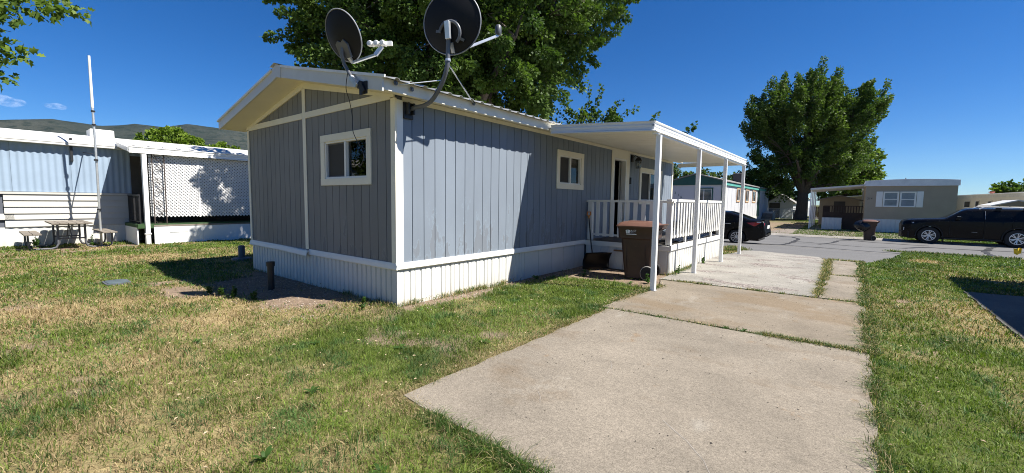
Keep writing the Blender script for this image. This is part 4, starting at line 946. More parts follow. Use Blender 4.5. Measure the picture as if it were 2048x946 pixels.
TANW = pm('tan_textured_wall', (.36, .305, .225), .8, .06, 1.5, bs=25, bst=.2)
th = thing('tan_home', 'flat-fronted tan mobile home with white shutters and white skirting across the road', 'house', (3, 48, -.3))
PTN = lambda u, v, d: (u, 40.6-d, v)
build('wall', MB().box(.62, 5.33, 40.6, 58, .61, 2.99), TANW, th)
us = np.linspace(.56, 5.40, 13); topc = [3.34+.09*(1-((u-2.98)/2.4)**2) for u in us]
build('roof_band', MB().poly(lambda u, v, d: (u, 40.53-d, v), [(5.40, 2.965)]+[(.56, 2.965)]+list(zip(us, topc)), 0, .03), pm('white_roof_band', (.70, .71, .72), .5), th)
build('roof', MB().poly(lambda u, v, d: (u, 40.54-d, v), [(5.42, 2.99), (.55, 2.99)]+[(u, t+.012) for u, t in zip(us, topc)], -.005, -17.6), WHITE, th)
build('skirt', ribbed(PTN, .62, 5.33, -.45, .61, .25, .03, .018, .0), SKIRT, th); build('skirt', MB().box(.63, 5.3, 40.7, 57.9, -.4, .6), SKIRT, th)
simple_window(PTN, 1.66, 2.40, 1.54, 2.52, th, WHITE, .05, False, True, CURT); simple_window(PTN, 2.55, 3.29, 1.54, 2.52, th, WHITE, .05, False, True, CURT)
for a_, b_ in ((1.23, 1.58), (3.37, 3.70)):
    so = build('shutter', MB().bm(PTN, a_, b_, 1.49, 2.58, .001, .03), WHITE, th)
    for k in range(9): build('louvre', MB().bm(PTN, a_+.05, b_-.05, 1.56+k*.11, 1.62+k*.11, .03, .042), WHITE, so)
text('house_number', '214', .20, Matrix.Translation((.88, 40.595, 2.07)) @ Matrix.Rotation(math.pi/2, 4, 'X'), BLACKM, th, .004)
build('plumbing_vent', MB().tube([(2.85, 42.5, 3.35), (2.85, 42.5, 3.62)], .03, 6), GREYM, th)
cp = thing('carport', 'pale metal carport roof on thin posts beside the tan home', 'carport', (-1, 44, -.3))
cpr = MB().poly(lambda u, v, d: (u, d, v), [(-2.72, 2.72), (.61, 3.02), (.61, 3.12), (-2.72, 2.86)], 40.9, 47.8); build('roof', cpr, FASCIA, cp)
for k in range(11): build('roof_rib', MB().poly(lambda u, v, d: (u, d, v), [(-2.70, 2.70), (.60, 3.0), (.60, 3.02), (-2.70, 2.722)], 41+k*.6, 41.08+k*.6), FASCIA, cp)
for yy in (41.2, 42.9, 44.6, 46.6): build('post', MB().box(-2.72, -2.64, yy, yy+.08, T(yy)-.02, 2.72), POST, cp)
tdk = thing('brown_deck', 'dark brown deck with slatted railing under the carport', 'deck', (-.6, 42.5, -.3))
BRN = pm('dark_brown_stain', (.045, .028, .02), .8, .25, 4)
build('wall_panel', MB().box(-.62, .58, 41.75, 41.8, -.36, 1.0), BRN, tdk); build('floor', MB().box(-1.85, .58, 41.82, 44.5, .55, .62), BRN, tdk)
build('solid_rail', MB().box(-1.80, -.63, 41.9, 41.94, .64, 1.02), BRN, tdk); build('top_rail', MB().box(-1.86, .55, 41.86, 41.98, 1.47, 1.53), BRN, tdk)
for k in range(15): build('baluster', MB().box(-1.84+k*.165, -1.77+k*.165, 41.9, 41.95, 1.0, 1.47), BRN, tdk)
build('end_panel', MB().box(-1.9, -1.5, 41.98, 42.0, .6, 1.5), BRN, tdk)
build('white_skirt', ribbed(lambda u, v, d: (u, 41.5-d, v), -1.90, -.66, -.36, .60, .16, .03, .02, 0), SKIRT, tdk)
tag(sheet('carport_slab', [(-2.6, 40.2), (.6, 41.3), (.6, 47.6), (-2.7, 47.6)], .016, CONC2), kind='structure')
def shed(name, label, x0, x1, y0, y1, zb, ze, zp, wm, rm, door=None):
    t = thing(name, label, 'shed', ((x0+x1)/2, (y0+y1)/2, zb)); P = lambda u, v, d: (u, y0-d, v); xm = (x0+x1)/2
    build('wall', MB().poly(P, [(x0, zb), (x1, zb), (x1, ze), (xm, zp), (x0, ze)], 0, -(y1-y0)), wm, t)
    r_ = MB(); k = (zp-ze)/(x1-xm)
    for s_ in (-1, 1): r_.poly(P, [(xm, zp+.01), (xm+s_*(x1-xm+.25), ze-k*.25+.01), (xm+s_*(x1-xm+.25), ze-k*.25+.09), (xm, zp+.09)], .25, -(y1-y0)-.2)
    build('roof', r_, rm, t)
    if door: build('door', MB().bm(P, *door, .002, .05), DARKIN if len(door) == 4 else BRN, t)
    return t
BEIGE = pm('beige_shed_board', (.30, .25, .17), .8, .1, 2)
shed('garden_shed', 'beige gabled garden shed behind the brown deck', -2.45, .35, 48, 51, T(48)-.05, 2.02, 2.38, BEIGE, SHING, (-1.4, -.6, 0, 1.9))
shed('garden_shed', 'white gabled shed with a big dark doorway beyond the gravel', -8.3, -5.7, 61.5, 65, -.2, 1.85, 2.75, WSID, SHING, (-8.2, -7.05, -.1, 1.75))
shed('far_home', 'pale far home with white roof behind the white shed', -12, -5.4, 76, 84, -.2, 2.5, 3.0, WSID, WHITE)
shed('far_home', 'small flat white-roofed home behind the tan home carport', -.9, 8, 62, 70, -.2, 2.5, 2.8, BEIGE, WHITE)
cf = thing('chain_link_fence', 'grey chain link fence in front of the white shed', 'fence', (-6, 59, -.12))
fm = MB()
for k in range(60):
    x = -8.4+k*.075; fm.tube([(x, 58.6, -.1), (x+1.2, 58.6, 1.1)], .004, 3, False).tube([(x+1.2, 58.6, -.1), (x, 58.6, 1.1)], .004, 3, False)
tag(build('mesh', fm, GALV, cf), kind='stuff'); build('top_rail', MB().tube([(-8.4, 58.6, 1.12), (-2.7, 58.6, 1.12)], .022, 6), GALV, cf)
for k in range(4): build('post', MB().tube([(-8.4+k*1.9, 58.62, -.15), (-8.4+k*1.9, 58.62, 1.16)], .03, 6), GALV, cf)
tcn = thing('trash_can', 'grey trash can with pale lid by the shed under the big tree', 'trash can', (-5.25, 60.2, -.12))
build('body', MB().loft([rrect(-5.25, 60.2, .5, .5, .08, -.12), rrect(-5.25, 60.2, .62, .62, .08, .85)]), pm('grey_bin_plastic', (.09, .10, .11), .5), tcn); build('lid', MB().loft([rrect(-5.25, 60.2, .7, .7, .08, .85), rrect(-5.25, 60.2, .66, .66, .08, .95)]), LAP, tcn)
wf = thing('wooden_fence', 'brown board fence at the back beyond the trash can', 'fence', (-4.5, 63, -.12))
for k in range(24):
    if k in (5, 6, 12): continue
    build('board', MB().box(-5.6+k*.2, -5.42+k*.2, 63.4, 63.43, -.15, 1.35+R.uniform(-.05, .05)), pm('fence_board', (.16, .10, .065), .85) if k == 0 else bpy.data.materials['fence_board'], wf)

rt = thing('cream_trailer', 'long cream trailer with small dark windows beyond the black suv', 'trailer', (10.5, 50, -.2))
CRM = pm('cream_ribbed_siding', (.60, .56, .45), .6, .05, 1.2)
A_ = np.array((7.95, 61.5)); Bv = np.array((10.6, 37.5)); dv_ = (Bv-A_)/np.linalg.norm(Bv-A_); nv = np.array((dv_[1], -dv_[0])); nv = nv if nv[0] < 0 else -nv
LT = np.linalg.norm(Bv-A_)
PR = lambda u, v, d: (A_[0]+dv_[0]*u+nv[0]*d, A_[1]+dv_[1]*u+nv[1]*d, v)
build('wall', MB().bm(PR, 0, LT, -.3, 2.36, 0, -4), CRM, rt)
build('upper_band', MB().bm(PR, -.05, LT, 2.36, 2.62, .03, -4.05), pm('grey_cream_band', (.55, .53, .46), .6), rt); build('roof', MB().bm(PR, -.1, LT+.05, 2.622, 2.70, .08, -4.1), WHITE, rt)
for u0, u1, v0, v1 in ((2.6, 4.2, 1.5, 2.12), (5.4, 6.3, 1.45, 2.12), (8.2, 9.0, 1.3, 2.1), (10.4, 10.7, 1.5, 2.15), (12.2, 12.5, 1.5, 2.1)): simple_window(PR, u0, u1, v0, v1, rt, CRM, .04, False)
build('roof_vent', MB().lathe([(.12, 2.7), (.12, 2.85), (.2, 2.87), (.2, 2.95)], PR(5.2, 0, -1)[:2]+(0,), n=8), pm('red_vent', (.35, .12, .09), .6), rt)
cg_ = thing('gabled_carport', 'small gabled carport roof behind the black suv', 'carport', (8.5, 44, -.25))
gr_ = MB()
for s_ in (-1, 1): gr_.poly(lambda u, v, d: (u, 43.2+d, v), [(8.55, 2.0), (8.55+s_*1.25, 1.62), (8.55+s_*1.25, 1.69), (8.55, 2.08)], 0, 4)
build('roof', gr_, FASCIA, cg_); build('gable', MB().poly(lambda u, v, d: (u, 43.25+d, v), [(7.35, 1.64), (9.75, 1.64), (8.55, 1.99)], 0, .05), BEIGE, cg_)
for x in (7.4, 9.7):
    for yy in (43.3, 47): build('post', MB().box(x-.05, x+.05, yy, yy+.1, T(yy)-.02, 1.66), POST, cg_)

nb = thing('neighbour_home', 'next-door trailer just past the right edge that shades the grass', 'trailer', (6.2, 5, 0))
build('wall', MB().box(4.45, 8.3, -6, 13.9, .05, 2.85), WSID, nb); build('roof', MB().box(3.95, 8.7, -6.3, 14.28, 2.95, 3.2), WHITE, nb); build('soffit', MB().box(4.0, 8.6, -6.2, 14.2, 2.852, 2.95), CREAM, nb)

# ------------------------------------------------------------------ vehicles
PAINT = pm('black_car_paint', (.004, .004, .005), .25, .1, 2, spec=.22, bst=0, coat=.0)
TRIMB = pm('matte_black_trim', (.014, .014, .015), .6, .1, 5)
ALLOY = pm('alloy_wheel', (.62, .63, .65), .28, .06, 6, metal=.7)
TAIL = pm('red_tail_lamp', (.38, .02, .025), .15, .2, 6, spec=.6, bst=0)
LAMPC = pm('clear_lamp', (.62, .64, .66), .12, .2, 10, spec=.6, bst=0)
def interp(tab, x): return float(np.interp(x, [p[0] for p in tab], [p[1] for p in tab]))
def vehicle(t, Lg, Wd, top, bot, belt, wins, wx, wr, arch, tumble, plan, glass_front, glass_rear, dx=.05, nz=18):
    xs = [];  x = 0
    while x < Lg: xs.append(x); x += dx if .3 < x < Lg-.3 else dx*.6
    xs.append(Lg)
    def hw(x, z):
        b_ = interp(belt, x); w_ = Wd/2*interp(plan, x)
        z0 = .25
        if z < b_: q = (z-(b_-.25))/(b_-z0); return w_*(1-.10*max(0, -q)**2*1.3-.012*max(0, q))
        return w_*(1-.012) - tumble*(z-b_)
    body, shield = MB(), MB(); glass = {}
    grid = []
    for x in xs:
        zb = interp(bot, x)
        for c in wx:
            if abs(x-c) < arch: zb = max(zb, wr+math.sqrt(max(0, arch*arch-(x-c)**2))*.98)
        zt_ = max(interp(top, x), zb+.02); col = []
        for k in range(nz+1):
            z = zb+(zt_-zb)*k/nz
            # round the shoulder at the top edge
            e = max(0, (z-(zt_-.07))/.07); col.append((x, hw(x, z)-.05*e*e, z))
        grid.append(col)
    def isw(x, z):
        for poly in wins:
            if inside(poly, np.array([x]), np.array([z]))[0]: return wins.index(poly)+1
        return 0
    for i in range(len(xs)-1):
        for k in range(nz):
            q = [grid[i][k], grid[i+1][k], grid[i+1][k+1], grid[i][k+1]]; cx = sum(p[0] for p in q)/4; cz = sum(p[2] for p in q)/4
            wi = isw(cx, cz)
            for s_ in (-1, 1): (glass.setdefault((wi, s_), MB()) if wi else body).add([(p[0], s_*p[1], p[2]) for p in q], [(0, 1, 2, 3)])
        a, b = grid[i][-1], grid[i+1][-1]; M_ = 8
        for k in range(M_):
            y0, y1 = -1+2*k/M_, -1+2*(k+1)/M_; cr = .045
            q = [(a[0], a[1]*y0, a[2]+cr*(1-y0*y0)), (b[0], b[1]*y0, b[2]+cr*(1-y0*y0)), (b[0], b[1]*y1, b[2]+cr*(1-y1*y1)), (a[0], a[1]*y1, a[2]+cr*(1-y1*y1))]
            xm = (a[0]+b[0])/2; fr, bk_ = glass_front[0] < xm < glass_front[1], glass_rear[0] < xm < glass_rear[1]
            tgt = body if abs(y0+y1)/2 >= .82 else shield if fr else glass.setdefault('rear', MB()) if bk_ else body
            tgt.add(q, [(0, 1, 2, 3)])
    for col in (grid[0], grid[-1]):
        pts = [(p[0], p[1], p[2]) for p in col]; body.add(pts + [(p[0], -p[1], p[2]) for p in pts[::-1]], [tuple(range(2*len(pts)))])
    ys = .8*Wd/2; body.box(.25, Lg-.25, -ys, ys, interp(bot, Lg/2)-.02, interp(bot, Lg/2)+.25)
    def mrg(o):
        b = bmesh.new(); b.from_mesh(o.data); bmesh.ops.remove_doubles(b, verts=b.verts, dist=.0015); bmesh.ops.recalc_face_normals(b, faces=b.faces); b.to_mesh(o.data); b.free()
        for p in o.data.polygons: p.use_smooth = True
        o.data.set_sharp_from_angle(angle=math.radians(42)); return o
    bo = mrg(build('body', body, PAINT, t, 42, local=True)); [mrg(build('rear_window' if k_ == 'rear' else 'side_window', g_, CARGLASS_OP, t, 42, local=True)) for k_, g_ in glass.items()]; mrg(build('windscreen', shield, CARGLASS_OP, t, 42, local=True))
    return bo, hw
CARGLASS_OP = pm('near_black_tinted_glass', (.006, .007, .008), .06, .1, 2, spec=.25, bst=0)
def car_wheel(t, x, y, r_, wd, rr_, spokes, side, twin=False):
    w_ = build('wheel', MB().lathe([(rr_, -wd/2), (r_*.93, -wd/2), (r_, -wd*.36), (r_, wd*.36), (r_*.93, wd/2), (rr_, wd/2)], (x, y, r_), (0, 1, 0), 36, True), RUB, t, 40, local=True)
    build('rim_barrel', MB().lathe([(rr_*1.01, wd*.30), (rr_*.95, -wd*.05), (0, -wd*.1)], (x, y, r_), (0, side, 0), 30), BLACKPL, w_, 40, local=True)
    h = MB()
    for k in range(spokes):
        a_ = 2*math.pi*k/spokes+.3
        for da in ((-.17, .17) if twin else (0,)):
            h.bar((x+rr_*.18*math.cos(a_+da*.5), y+side*wd*.40, r_+rr_*.18*math.sin(a_+da*.5)), (x+rr_*.97*math.cos(a_+da), y+side*wd*.46, r_+rr_*.97*math.sin(a_+da)), rr_*(.12 if twin else .11), .03, (0, 1, 0))
    h.lathe([(rr_*.98, -.012), (rr_*1.0, .012), (rr_*.90, .014), (rr_*.90, -.012)], (x, y+side*wd*.46, r_), (0, side, 0), 36, True); h.lathe([(rr_*.22, 0), (rr_*.18, .03), (0, .035)], (x, y+side*wd*.40, r_), (0, side, 0), 16)
    build('rim', h, ALLOY, w_, 40, local=True)
# SUV, front at x=0 pointing to -x in the world, near side faces -y
suv = thing('black_suv', 'large black suv with silver roof rails parked across the road', 'suv')
SL, SW_ = 5.30, 2.0; wxs = (1.05, 4.13)
bo, hw_ = vehicle(suv, SL, SW_, [(0, 1.0), (.05, 1.14), (.22, 1.23), (.9, 1.29), (1.5, 1.32), (1.64, 1.345), (1.88, 1.50), (2.22, 1.74), (2.42, 1.83), (2.8, 1.865), (4.2, 1.87), (4.95, 1.84), (5.1, 1.55), (5.22, 1.25), (5.3, 1.0)],
    [(0, .40), (.12, .34), (.5, .27), (1.6, .28), (3.6, .28), (4.7, .32), (5.15, .42), (5.3, .5)], [(0, 1.0), (1.5, 1.27), (5.3, 1.32)],
    [[(1.86, 1.345), (2.42, 1.74), (2.98, 1.77), (2.98, 1.345)], [(3.06, 1.345), (3.06, 1.75), (3.88, 1.75), (3.92, 1.36)], [(4.02, 1.37), (4.0, 1.75), (4.72, 1.73), (4.92, 1.46), (4.7, 1.38)]], wxs, .45, .51, .42,
    [(0, .80), (.1, .87), (.35, .95), (.9, 1), (4.5, 1), (5.0, .96), (5.3, .88)], (1.68, 2.28), (4.98, 5.12), .045, 24)
for x in wxs:
    for s_ in (-1, 1): car_wheel(suv, x, s_*(SW_/2-.15), .45, .28, .275, 6, s_, True)
    ah = MB()
    for s_ in (-1, 1): ah.tube([(x+.515*math.cos(a_), s_*(SW_/2-.015), .45+.515*math.sin(a_)) for a_ in np.linspace(-.15, math.pi+.15, 18)], .03, 6)
    build('arch_trim', ah, TRIMB, bo, 60, local=True)
def pair(name, f, m, parent, **k):
    for s_ in (-1, 1): build(name, f(s_), m, parent, local=True, **k)
pair('roof_rail', lambda s_: MB().tube([(2.80, s_*.82, 1.86), (2.98, s_*.82, 1.96), (4.75, s_*.82, 1.95), (4.90, s_*.82, 1.83)], .030, 8), POST, suv, smooth=60)
pair('rail_foot', lambda s_: MB().box(3.35, 3.55, s_*.80-.03, s_*.80+.03, 1.80, 1.93).box(4.25, 4.47, s_*.80-.03, s_*.80+.03, 1.80, 1.925), TRIMB, suv)
pair('mirror', lambda s_: MB().loft([[(1.98+a_, s_*(SW_/2-.02+d), z) for a_, z in ((0, 1.30), (.16, 1.30), (.18, 1.42), (.12, 1.47), (.02, 1.45))] for d in (.0, .22)]), PAINT, suv, bevel=.015)
pair('mirror_glint', lambda s_: MB().box(2.02, 2.14, s_*(SW_/2+.08)-.1, s_*(SW_/2+.08)+.1, 1.462, 1.472), ALLOY, suv)
pair('headlight', lambda s_: MB().add([(.02, s_*.62, 1.0), (.12, s_*.83, 1.0), (.42, s_*.955, 1.06), (.46, s_*.955, 1.13), (.14, s_*.84, 1.09), (.03, s_*.62, 1.09)], [(0, 1, 2, 3, 4, 5)]), LAMPC, suv)
pair('fog_lamp', lambda s_: MB().box(.06, .16, s_*.80-.06, s_*.80+.075, .68, .84), LAMPC, suv, bevel=.01)
pair('running_board', lambda s_: MB().box(1.62, 3.58, s_*(SW_/2-.06)-.06, s_*(SW_/2-.06)+.07, .31, .37), TRIMB, suv, bevel=.01)
pair('handle', lambda s_: MB().box(2.72, 2.90, s_*(SW_/2-.012)-.02, s_*(SW_/2-.012)+.02, 1.165, 1.19).box(3.62, 3.80, s_*(SW_/2-.012)-.02, s_*(SW_/2-.012)+.02, 1.185, 1.21), PAINT, suv)
pair('door_strip', lambda s_: MB().box(2.58, 2.78, s_*(SW_/2)-.008, s_*(SW_/2)+.003, .70, .708), ALLOY, suv)
pair('pillar_trim', lambda s_: MB().bar((3.02, s_*(SW_/2-.035), 1.36), (3.02, s_*(SW_/2-.20), 1.76), .02, .015), pm('grey_pillar', (.25, .25, .26), .4), suv)
pair('mud_flap', lambda s_: MB().box(1.58, 1.60, s_*.86-.12, s_*.86+.12, .16, .5), TRIMB, suv)
for x_, z_ in ((1.80, .45), (3.0, .45), (3.93, .95)): pair('door_seam', lambda s_: MB().box(x_, x_+.008, s_*(SW_/2)-.03, s_*(SW_/2)+.001, z_, 1.31), TRIMB, suv)
build('front_bumper', MB().loft([[(.30, -.95, z), (.02, -.72, z), (-.06, 0, z), (.02, .72, z), (.30, .95, z), (.4, 0, z)] for z in (.30, .62)]), TRIMB, suv, bevel=.02, local=True)
build('grille', MB().box(-.02, .05, -.6, .6, .66, 1.02), TRIMB, suv, bevel=.02, local=True)
suv.location = (2.10, 32.03, -.40); suv.rotation_euler = (0, 0, math.radians(.6))
# sedan, only its tail shows beyond the porch: rear at local x = L
sed = thing('black_sedan', 'black sedan with red tail lamp parked on the road behind the porch', 'car')
L_, W_ = 4.86, 1.83; wxs = (.98, 3.75)
bo, hw_ = vehicle(sed, L_, W_, [(0, .66), (.08, .74), (.4, .84), (1.1, .95), (1.35, 1.0), (2.1, 1.36), (2.5, 1.43), (2.9, 1.445), (3.35, 1.42), (3.75, 1.31), (4.2, 1.125), (4.3, 1.095), (4.68, 1.09), (4.76, 1.05), (4.80, .85), (4.84, .62), (4.86, .5)],
    [(0, .25), (.3, .2), (2, .2), (4.4, .24), (4.7, .30), (4.86, .42)], [(0, .75), (1.3, .94), (3, 1.0), (4.86, 1.03)],
    [[(1.75, .98), (2.25, 1.32), (2.75, 1.36), (2.78, 1.02)], [(2.86, 1.02), (2.84, 1.36), (3.30, 1.345), (3.62, 1.20), (3.60, 1.06)], [(3.68, 1.07), (3.69, 1.19), (3.95, 1.10), (3.9, 1.06)]], wxs, .33, .385, .50,
    [(0, .72), (.15, .85), (.5, .95), (1, 1), (3.8, 1), (4.4, .95), (4.75, .86), (4.86, .78)], (1.42, 2.12), (3.45, 4.18), .045, 24)
for x in wxs:
    for s_ in (-1, 1): car_wheel(sed, x, s_*(W_/2-.12), .33, .22, .225, 10, s_)
pair('tail_lamp', lambda s_: MB().add([(4.12, s_*.895, .98), (4.40, s_*.885, .84), (4.72, s_*.80, .80), (4.80, s_*.70, .82), (4.80, s_*.66, .97), (4.70, s_*.79, 1.0), (4.45, s_*.872, 1.0)], [(0, 1, 2, 3, 4, 5, 6)]), TAIL, sed)
pair('lamp_glint', lambda s_: MB().box(4.52, 4.68, s_*.845-.02, s_*.845+.012, .985, 1.03), LAMPC, sed)
build('boot_lip', MB().box(4.62, 4.80, -.70, .70, 1.085, 1.115), PAINT, sed, bevel=.01, local=True)
build('number_plate', MB().box(4.83, 4.845, -.26, .26, .72, .86), WHITE, sed, local=True)
pair('handle', lambda s_: MB().box(3.28, 3.50, s_*(W_/2-.012)-.015, s_*(W_/2-.012)+.02, .90, .93), ALLOY, sed)
for x_, z_ in ((2.80, .35), (3.64, .72)): pair('door_seam', lambda s_: MB().box(x_, x_+.008, s_*(W_/2)-.035, s_*(W_/2)-.002, z_, .98), TRIMB, sed)
sed.location = (-7.76, 22.15, T(22.1)-.0); sed.rotation_euler = (0, 0, math.radians(-1.0))
# far bin with a black bag over its rim
bin2 = make_bin('brown wheelie bin with a black bag hanging out, across the road by the kerb', False)
bin2.location = (.74, 31.15, -.375); bin2.rotation_euler = (0, 0, math.radians(4)); bin2.scale = (.76, .95, .98)
bg_ = MB(); rings = []
for k in range(9):
    u = k/8; rad = .04+.33*math.sin(min(1, u*.93+.05)*math.pi)**.6
    rings.append([(.54+rad*1.05*math.cos(a_)*(1+.10*math.sin(5*a_+k*.6)+.06*math.sin(11*a_-k))-.12*u+.0, 31.02+rad*.85*math.sin(a_)*(1+.1*math.sin(4*a_+k*.7)), .13+.60*(u)-.04*math.sin(3*a_+k)*(1-u)) for a_ in np.linspace(0, 2*math.pi, 24, endpoint=False)])
tag(build('trash_bag', MB().loft(rings), pm('black_bag_plastic', (.012, .012, .013), .22, .1, 6, bs=14, bst=.6, bd=.04), None, 60), 'black trash bag bulging over the rim of the far brown bin', 'trash bag')
fl = thing('marker_flag', 'small yellow marker flag on a wire in the grass at the right edge', 'flag', (3.62, 17.6, T(17.6)))
build('wire', MB().tube([(3.62, 17.6, T(17.6)), (3.63, 17.6, T(17.6)+.50)], .004, 5), GALV, fl)
build('flag', MB().strip([(3.63-.025*k, 17.6+.02*math.sin(k*1.4), T(17.6)+.50+.015*math.sin(k)) for k in range(7)], [(3.63-.022*k, 17.6+.03*math.sin(k*1.2+.5), T(17.6)+.34+.02*math.sin(k+1)) for k in range(7)]), YELLOW, fl, recalc=False)

# ------------------------------------------------------------------ trees
def leaf_mesh(n, pos, dirv, size, col, lobed=False):
    """n small folded leaves; returns V, F, C"""
    d = dirv/np.linalg.norm(dirv, axis=1, keepdims=True)
    rv = rng.normal(size=(n, 3)); rv[:, 2] += .6
    s_ = np.cross(d, rv); s_ /= np.linalg.norm(s_, axis=1, keepdims=True)+1e-9; nn = np.cross(s_, d); sz = size[:, None]
    if not lobed:
        V = np.stack([pos, pos + (d*.5 + s_*.42 + nn*.14)*sz, pos + d*sz, pos + (d*.5 - s_*.42 + nn*.14)*sz], 1).reshape(-1, 3)
        b = np.arange(n)[:, None]*4; F = np.concatenate([b+[0, 1, 2], b+[0, 2, 3]], 0); k = 4
    else:
        prof = [(0, 0), (.18, .40), (.42, .22), (.55, .46), (.70, .16), (1.0, 0)]
        L_ = [pos + (d*a + s_*w_ + nn*w_*.25)*sz for a, w_ in prof]; Rr = [pos + (d*a - s_*w_ + nn*w_*.25)*sz for a, w_ in prof[1:-1]]
        V = np.stack(L_+Rr, 1).reshape(-1, 3); k = 10; b = np.arange(n)[:, None]*10
        F = np.concatenate([b+[0, 1, 2], b+[0, 2, 5], b+[2, 3, 4], b+[2, 4, 5], b+[0, 7, 6], b+[0, 5, 7], b+[7, 9, 8], b+[7, 5, 9]], 0)
    return V, F, np.repeat(col, k, 0)
def spray_leaves(P0, D, Ln, rad, per, size, c_lo, c_hi, droop=.25, lobed=False, seedtone=None):
    """leaves round every shoot: start P0 (m,3), unit direction D, length Ln, radius rad"""
    m = len(P0); n = m*per; idx = np.repeat(np.arange(m), per); s_ = rng.random(n)**.8
    pos = P0[idx] + D[idx]*(Ln[idx]*s_)[:, None]
    off = rng.normal(size=(n, 3)); off /= np.linalg.norm(off, axis=1, keepdims=True)
    r_ = rad[idx]*(1-.55*s_)*np.sqrt(rng.random(n)); pos = pos + off*r_[:, None]; pos[:, 2] -= droop*Ln[idx]*s_**2*.3
    d = off*.8 + D[idx]*.5 + rng.normal(size=(n, 3))*.35; d[:, 2] -= .35
    tone = (seedtone if seedtone is not None else rng.random(m))[idx]*.55 + rng.random(n)*.45
    col = c_lo*(1-tone[:, None]) + c_hi*tone[:, None]
    sz = size*(.65+.7*rng.random(n))
    return leaf_mesh(n, pos, d, sz, col, lobed)
def tree(name, label, base, blobs, n_shoots, per, lsize, shoot, rad, trunk_r, fork, up=.5, lo=(.018, .045, .010), hi=(.075, .125, .022), limbs=8, group=None, droop=.25, lobed=False, surf=.30, cat='tree', lim_r=1.0, extra=None, minz=None):
    t = thing(name, label, cat, base, group); base = np.array(base, float)
    vol = np.array([b[1][0]*b[1][1]*b[1][2] for b in blobs])**.75; pick = rng.choice(len(blobs), n_shoots, p=vol/vol.sum())
    u = rng.normal(size=(n_shoots, 3)); u /= np.linalg.norm(u, axis=1, keepdims=True); rr_ = rng.random(n_shoots)**surf
    Cc = np.array([b[0] for b in blobs], float)[pick]; Rr = np.array([b[1] for b in blobs], float)[pick]
    tip = Cc + u*Rr*rr_[:, None]
    if minz is not None: tip[:, 2] = np.maximum(tip[:, 2], minz+rng.random(n_shoots)*1.2)
    cen = np.average(np.array([b[0] for b in blobs], float), axis=0, weights=vol)
    out = (tip-cen)/(Rr+.1); out /= np.linalg.norm(out, axis=1, keepdims=True)+1e-6
    D = out*.8 + rng.normal(size=(n_shoots, 3))*.32; D[:, 2] += up; D /= np.linalg.norm(D, axis=1, keepdims=True)
    Ln = shoot*(.6+.8*rng.random(n_shoots)); P0 = tip - D*Ln[:, None]*.7
    if extra is not None:        # a few long single shoots
        e0, e1 = np.array([e[0] for e in extra], float), np.array([e[1] for e in extra], float); l_ = np.linalg.norm(e1-e0, axis=1)
        P0 = np.vstack([P0, e0]); D = np.vstack([D, (e1-e0)/l_[:, None]]); Ln = np.concatenate([Ln, l_]); tip = np.vstack([tip, e1])
    V, F, C = spray_leaves(P0, D, Ln, rad*(.7+.6*rng.random(len(P0))), per, lsize, np.array(lo), np.array(hi), droop, lobed)
    npmesh('crown', V-base, F, LEAF, t, C)
    # trunk, limbs and shoots
    mb = MB(); f = base + np.array(fork, float)
    mb.tube([tuple(base+(0, 0, -.15)), tuple(base+(0, 0, .1)), tuple(base + (f-base)*.4 + (.05, .03, 0)), tuple(f)], [trunk_r*1.35, trunk_r*1.1, trunk_r*.92, trunk_r*.8], 12)
    ends = tip[rng.choice(len(tip), limbs, replace=False)]; ends = f + (ends-f)*.78; nodes_ = []; 
    for e in ends:
        ctrl = f + (e-f)*.5 + np.array((0, 0, .12*np.linalg.norm(e-f))); pts = []
        for q in np.linspace(0, 1, 9): pts.append((1-q)**2*f + 2*q*(1-q)*ctrl + q*q*e)
        mb.tube([tuple(p) for p in pts], [trunk_r*lim_r*(.55*(1-q)+.08) for q in np.linspace(0, 1, 9)], 7); nodes_ += pts[2:]
    nodes_ = np.array(nodes_)
    for k in range(0, len(P0), max(1, len(P0)//220)):
        j = np.argmin(np.linalg.norm(nodes_-P0[k], axis=1)); a = nodes_[j]; mid = (a+P0[k])/2 + np.array((0, 0, .08*np.linalg.norm(P0[k]-a)))
        mb.tube([tuple(a), tuple(mid), tuple(P0[k]), tuple(P0[k]+D[k]*Ln[k]*.8)], [trunk_r*.10+.012, trunk_r*.07+.009, .012, .004], 4, False)
    build('trunk', mb, BARK, t, 60)
    return t
G1 = ((.022, .056, .012), (.115, .175, .032)); G2 = ((.034, .078, .014), (.18, .25, .04))
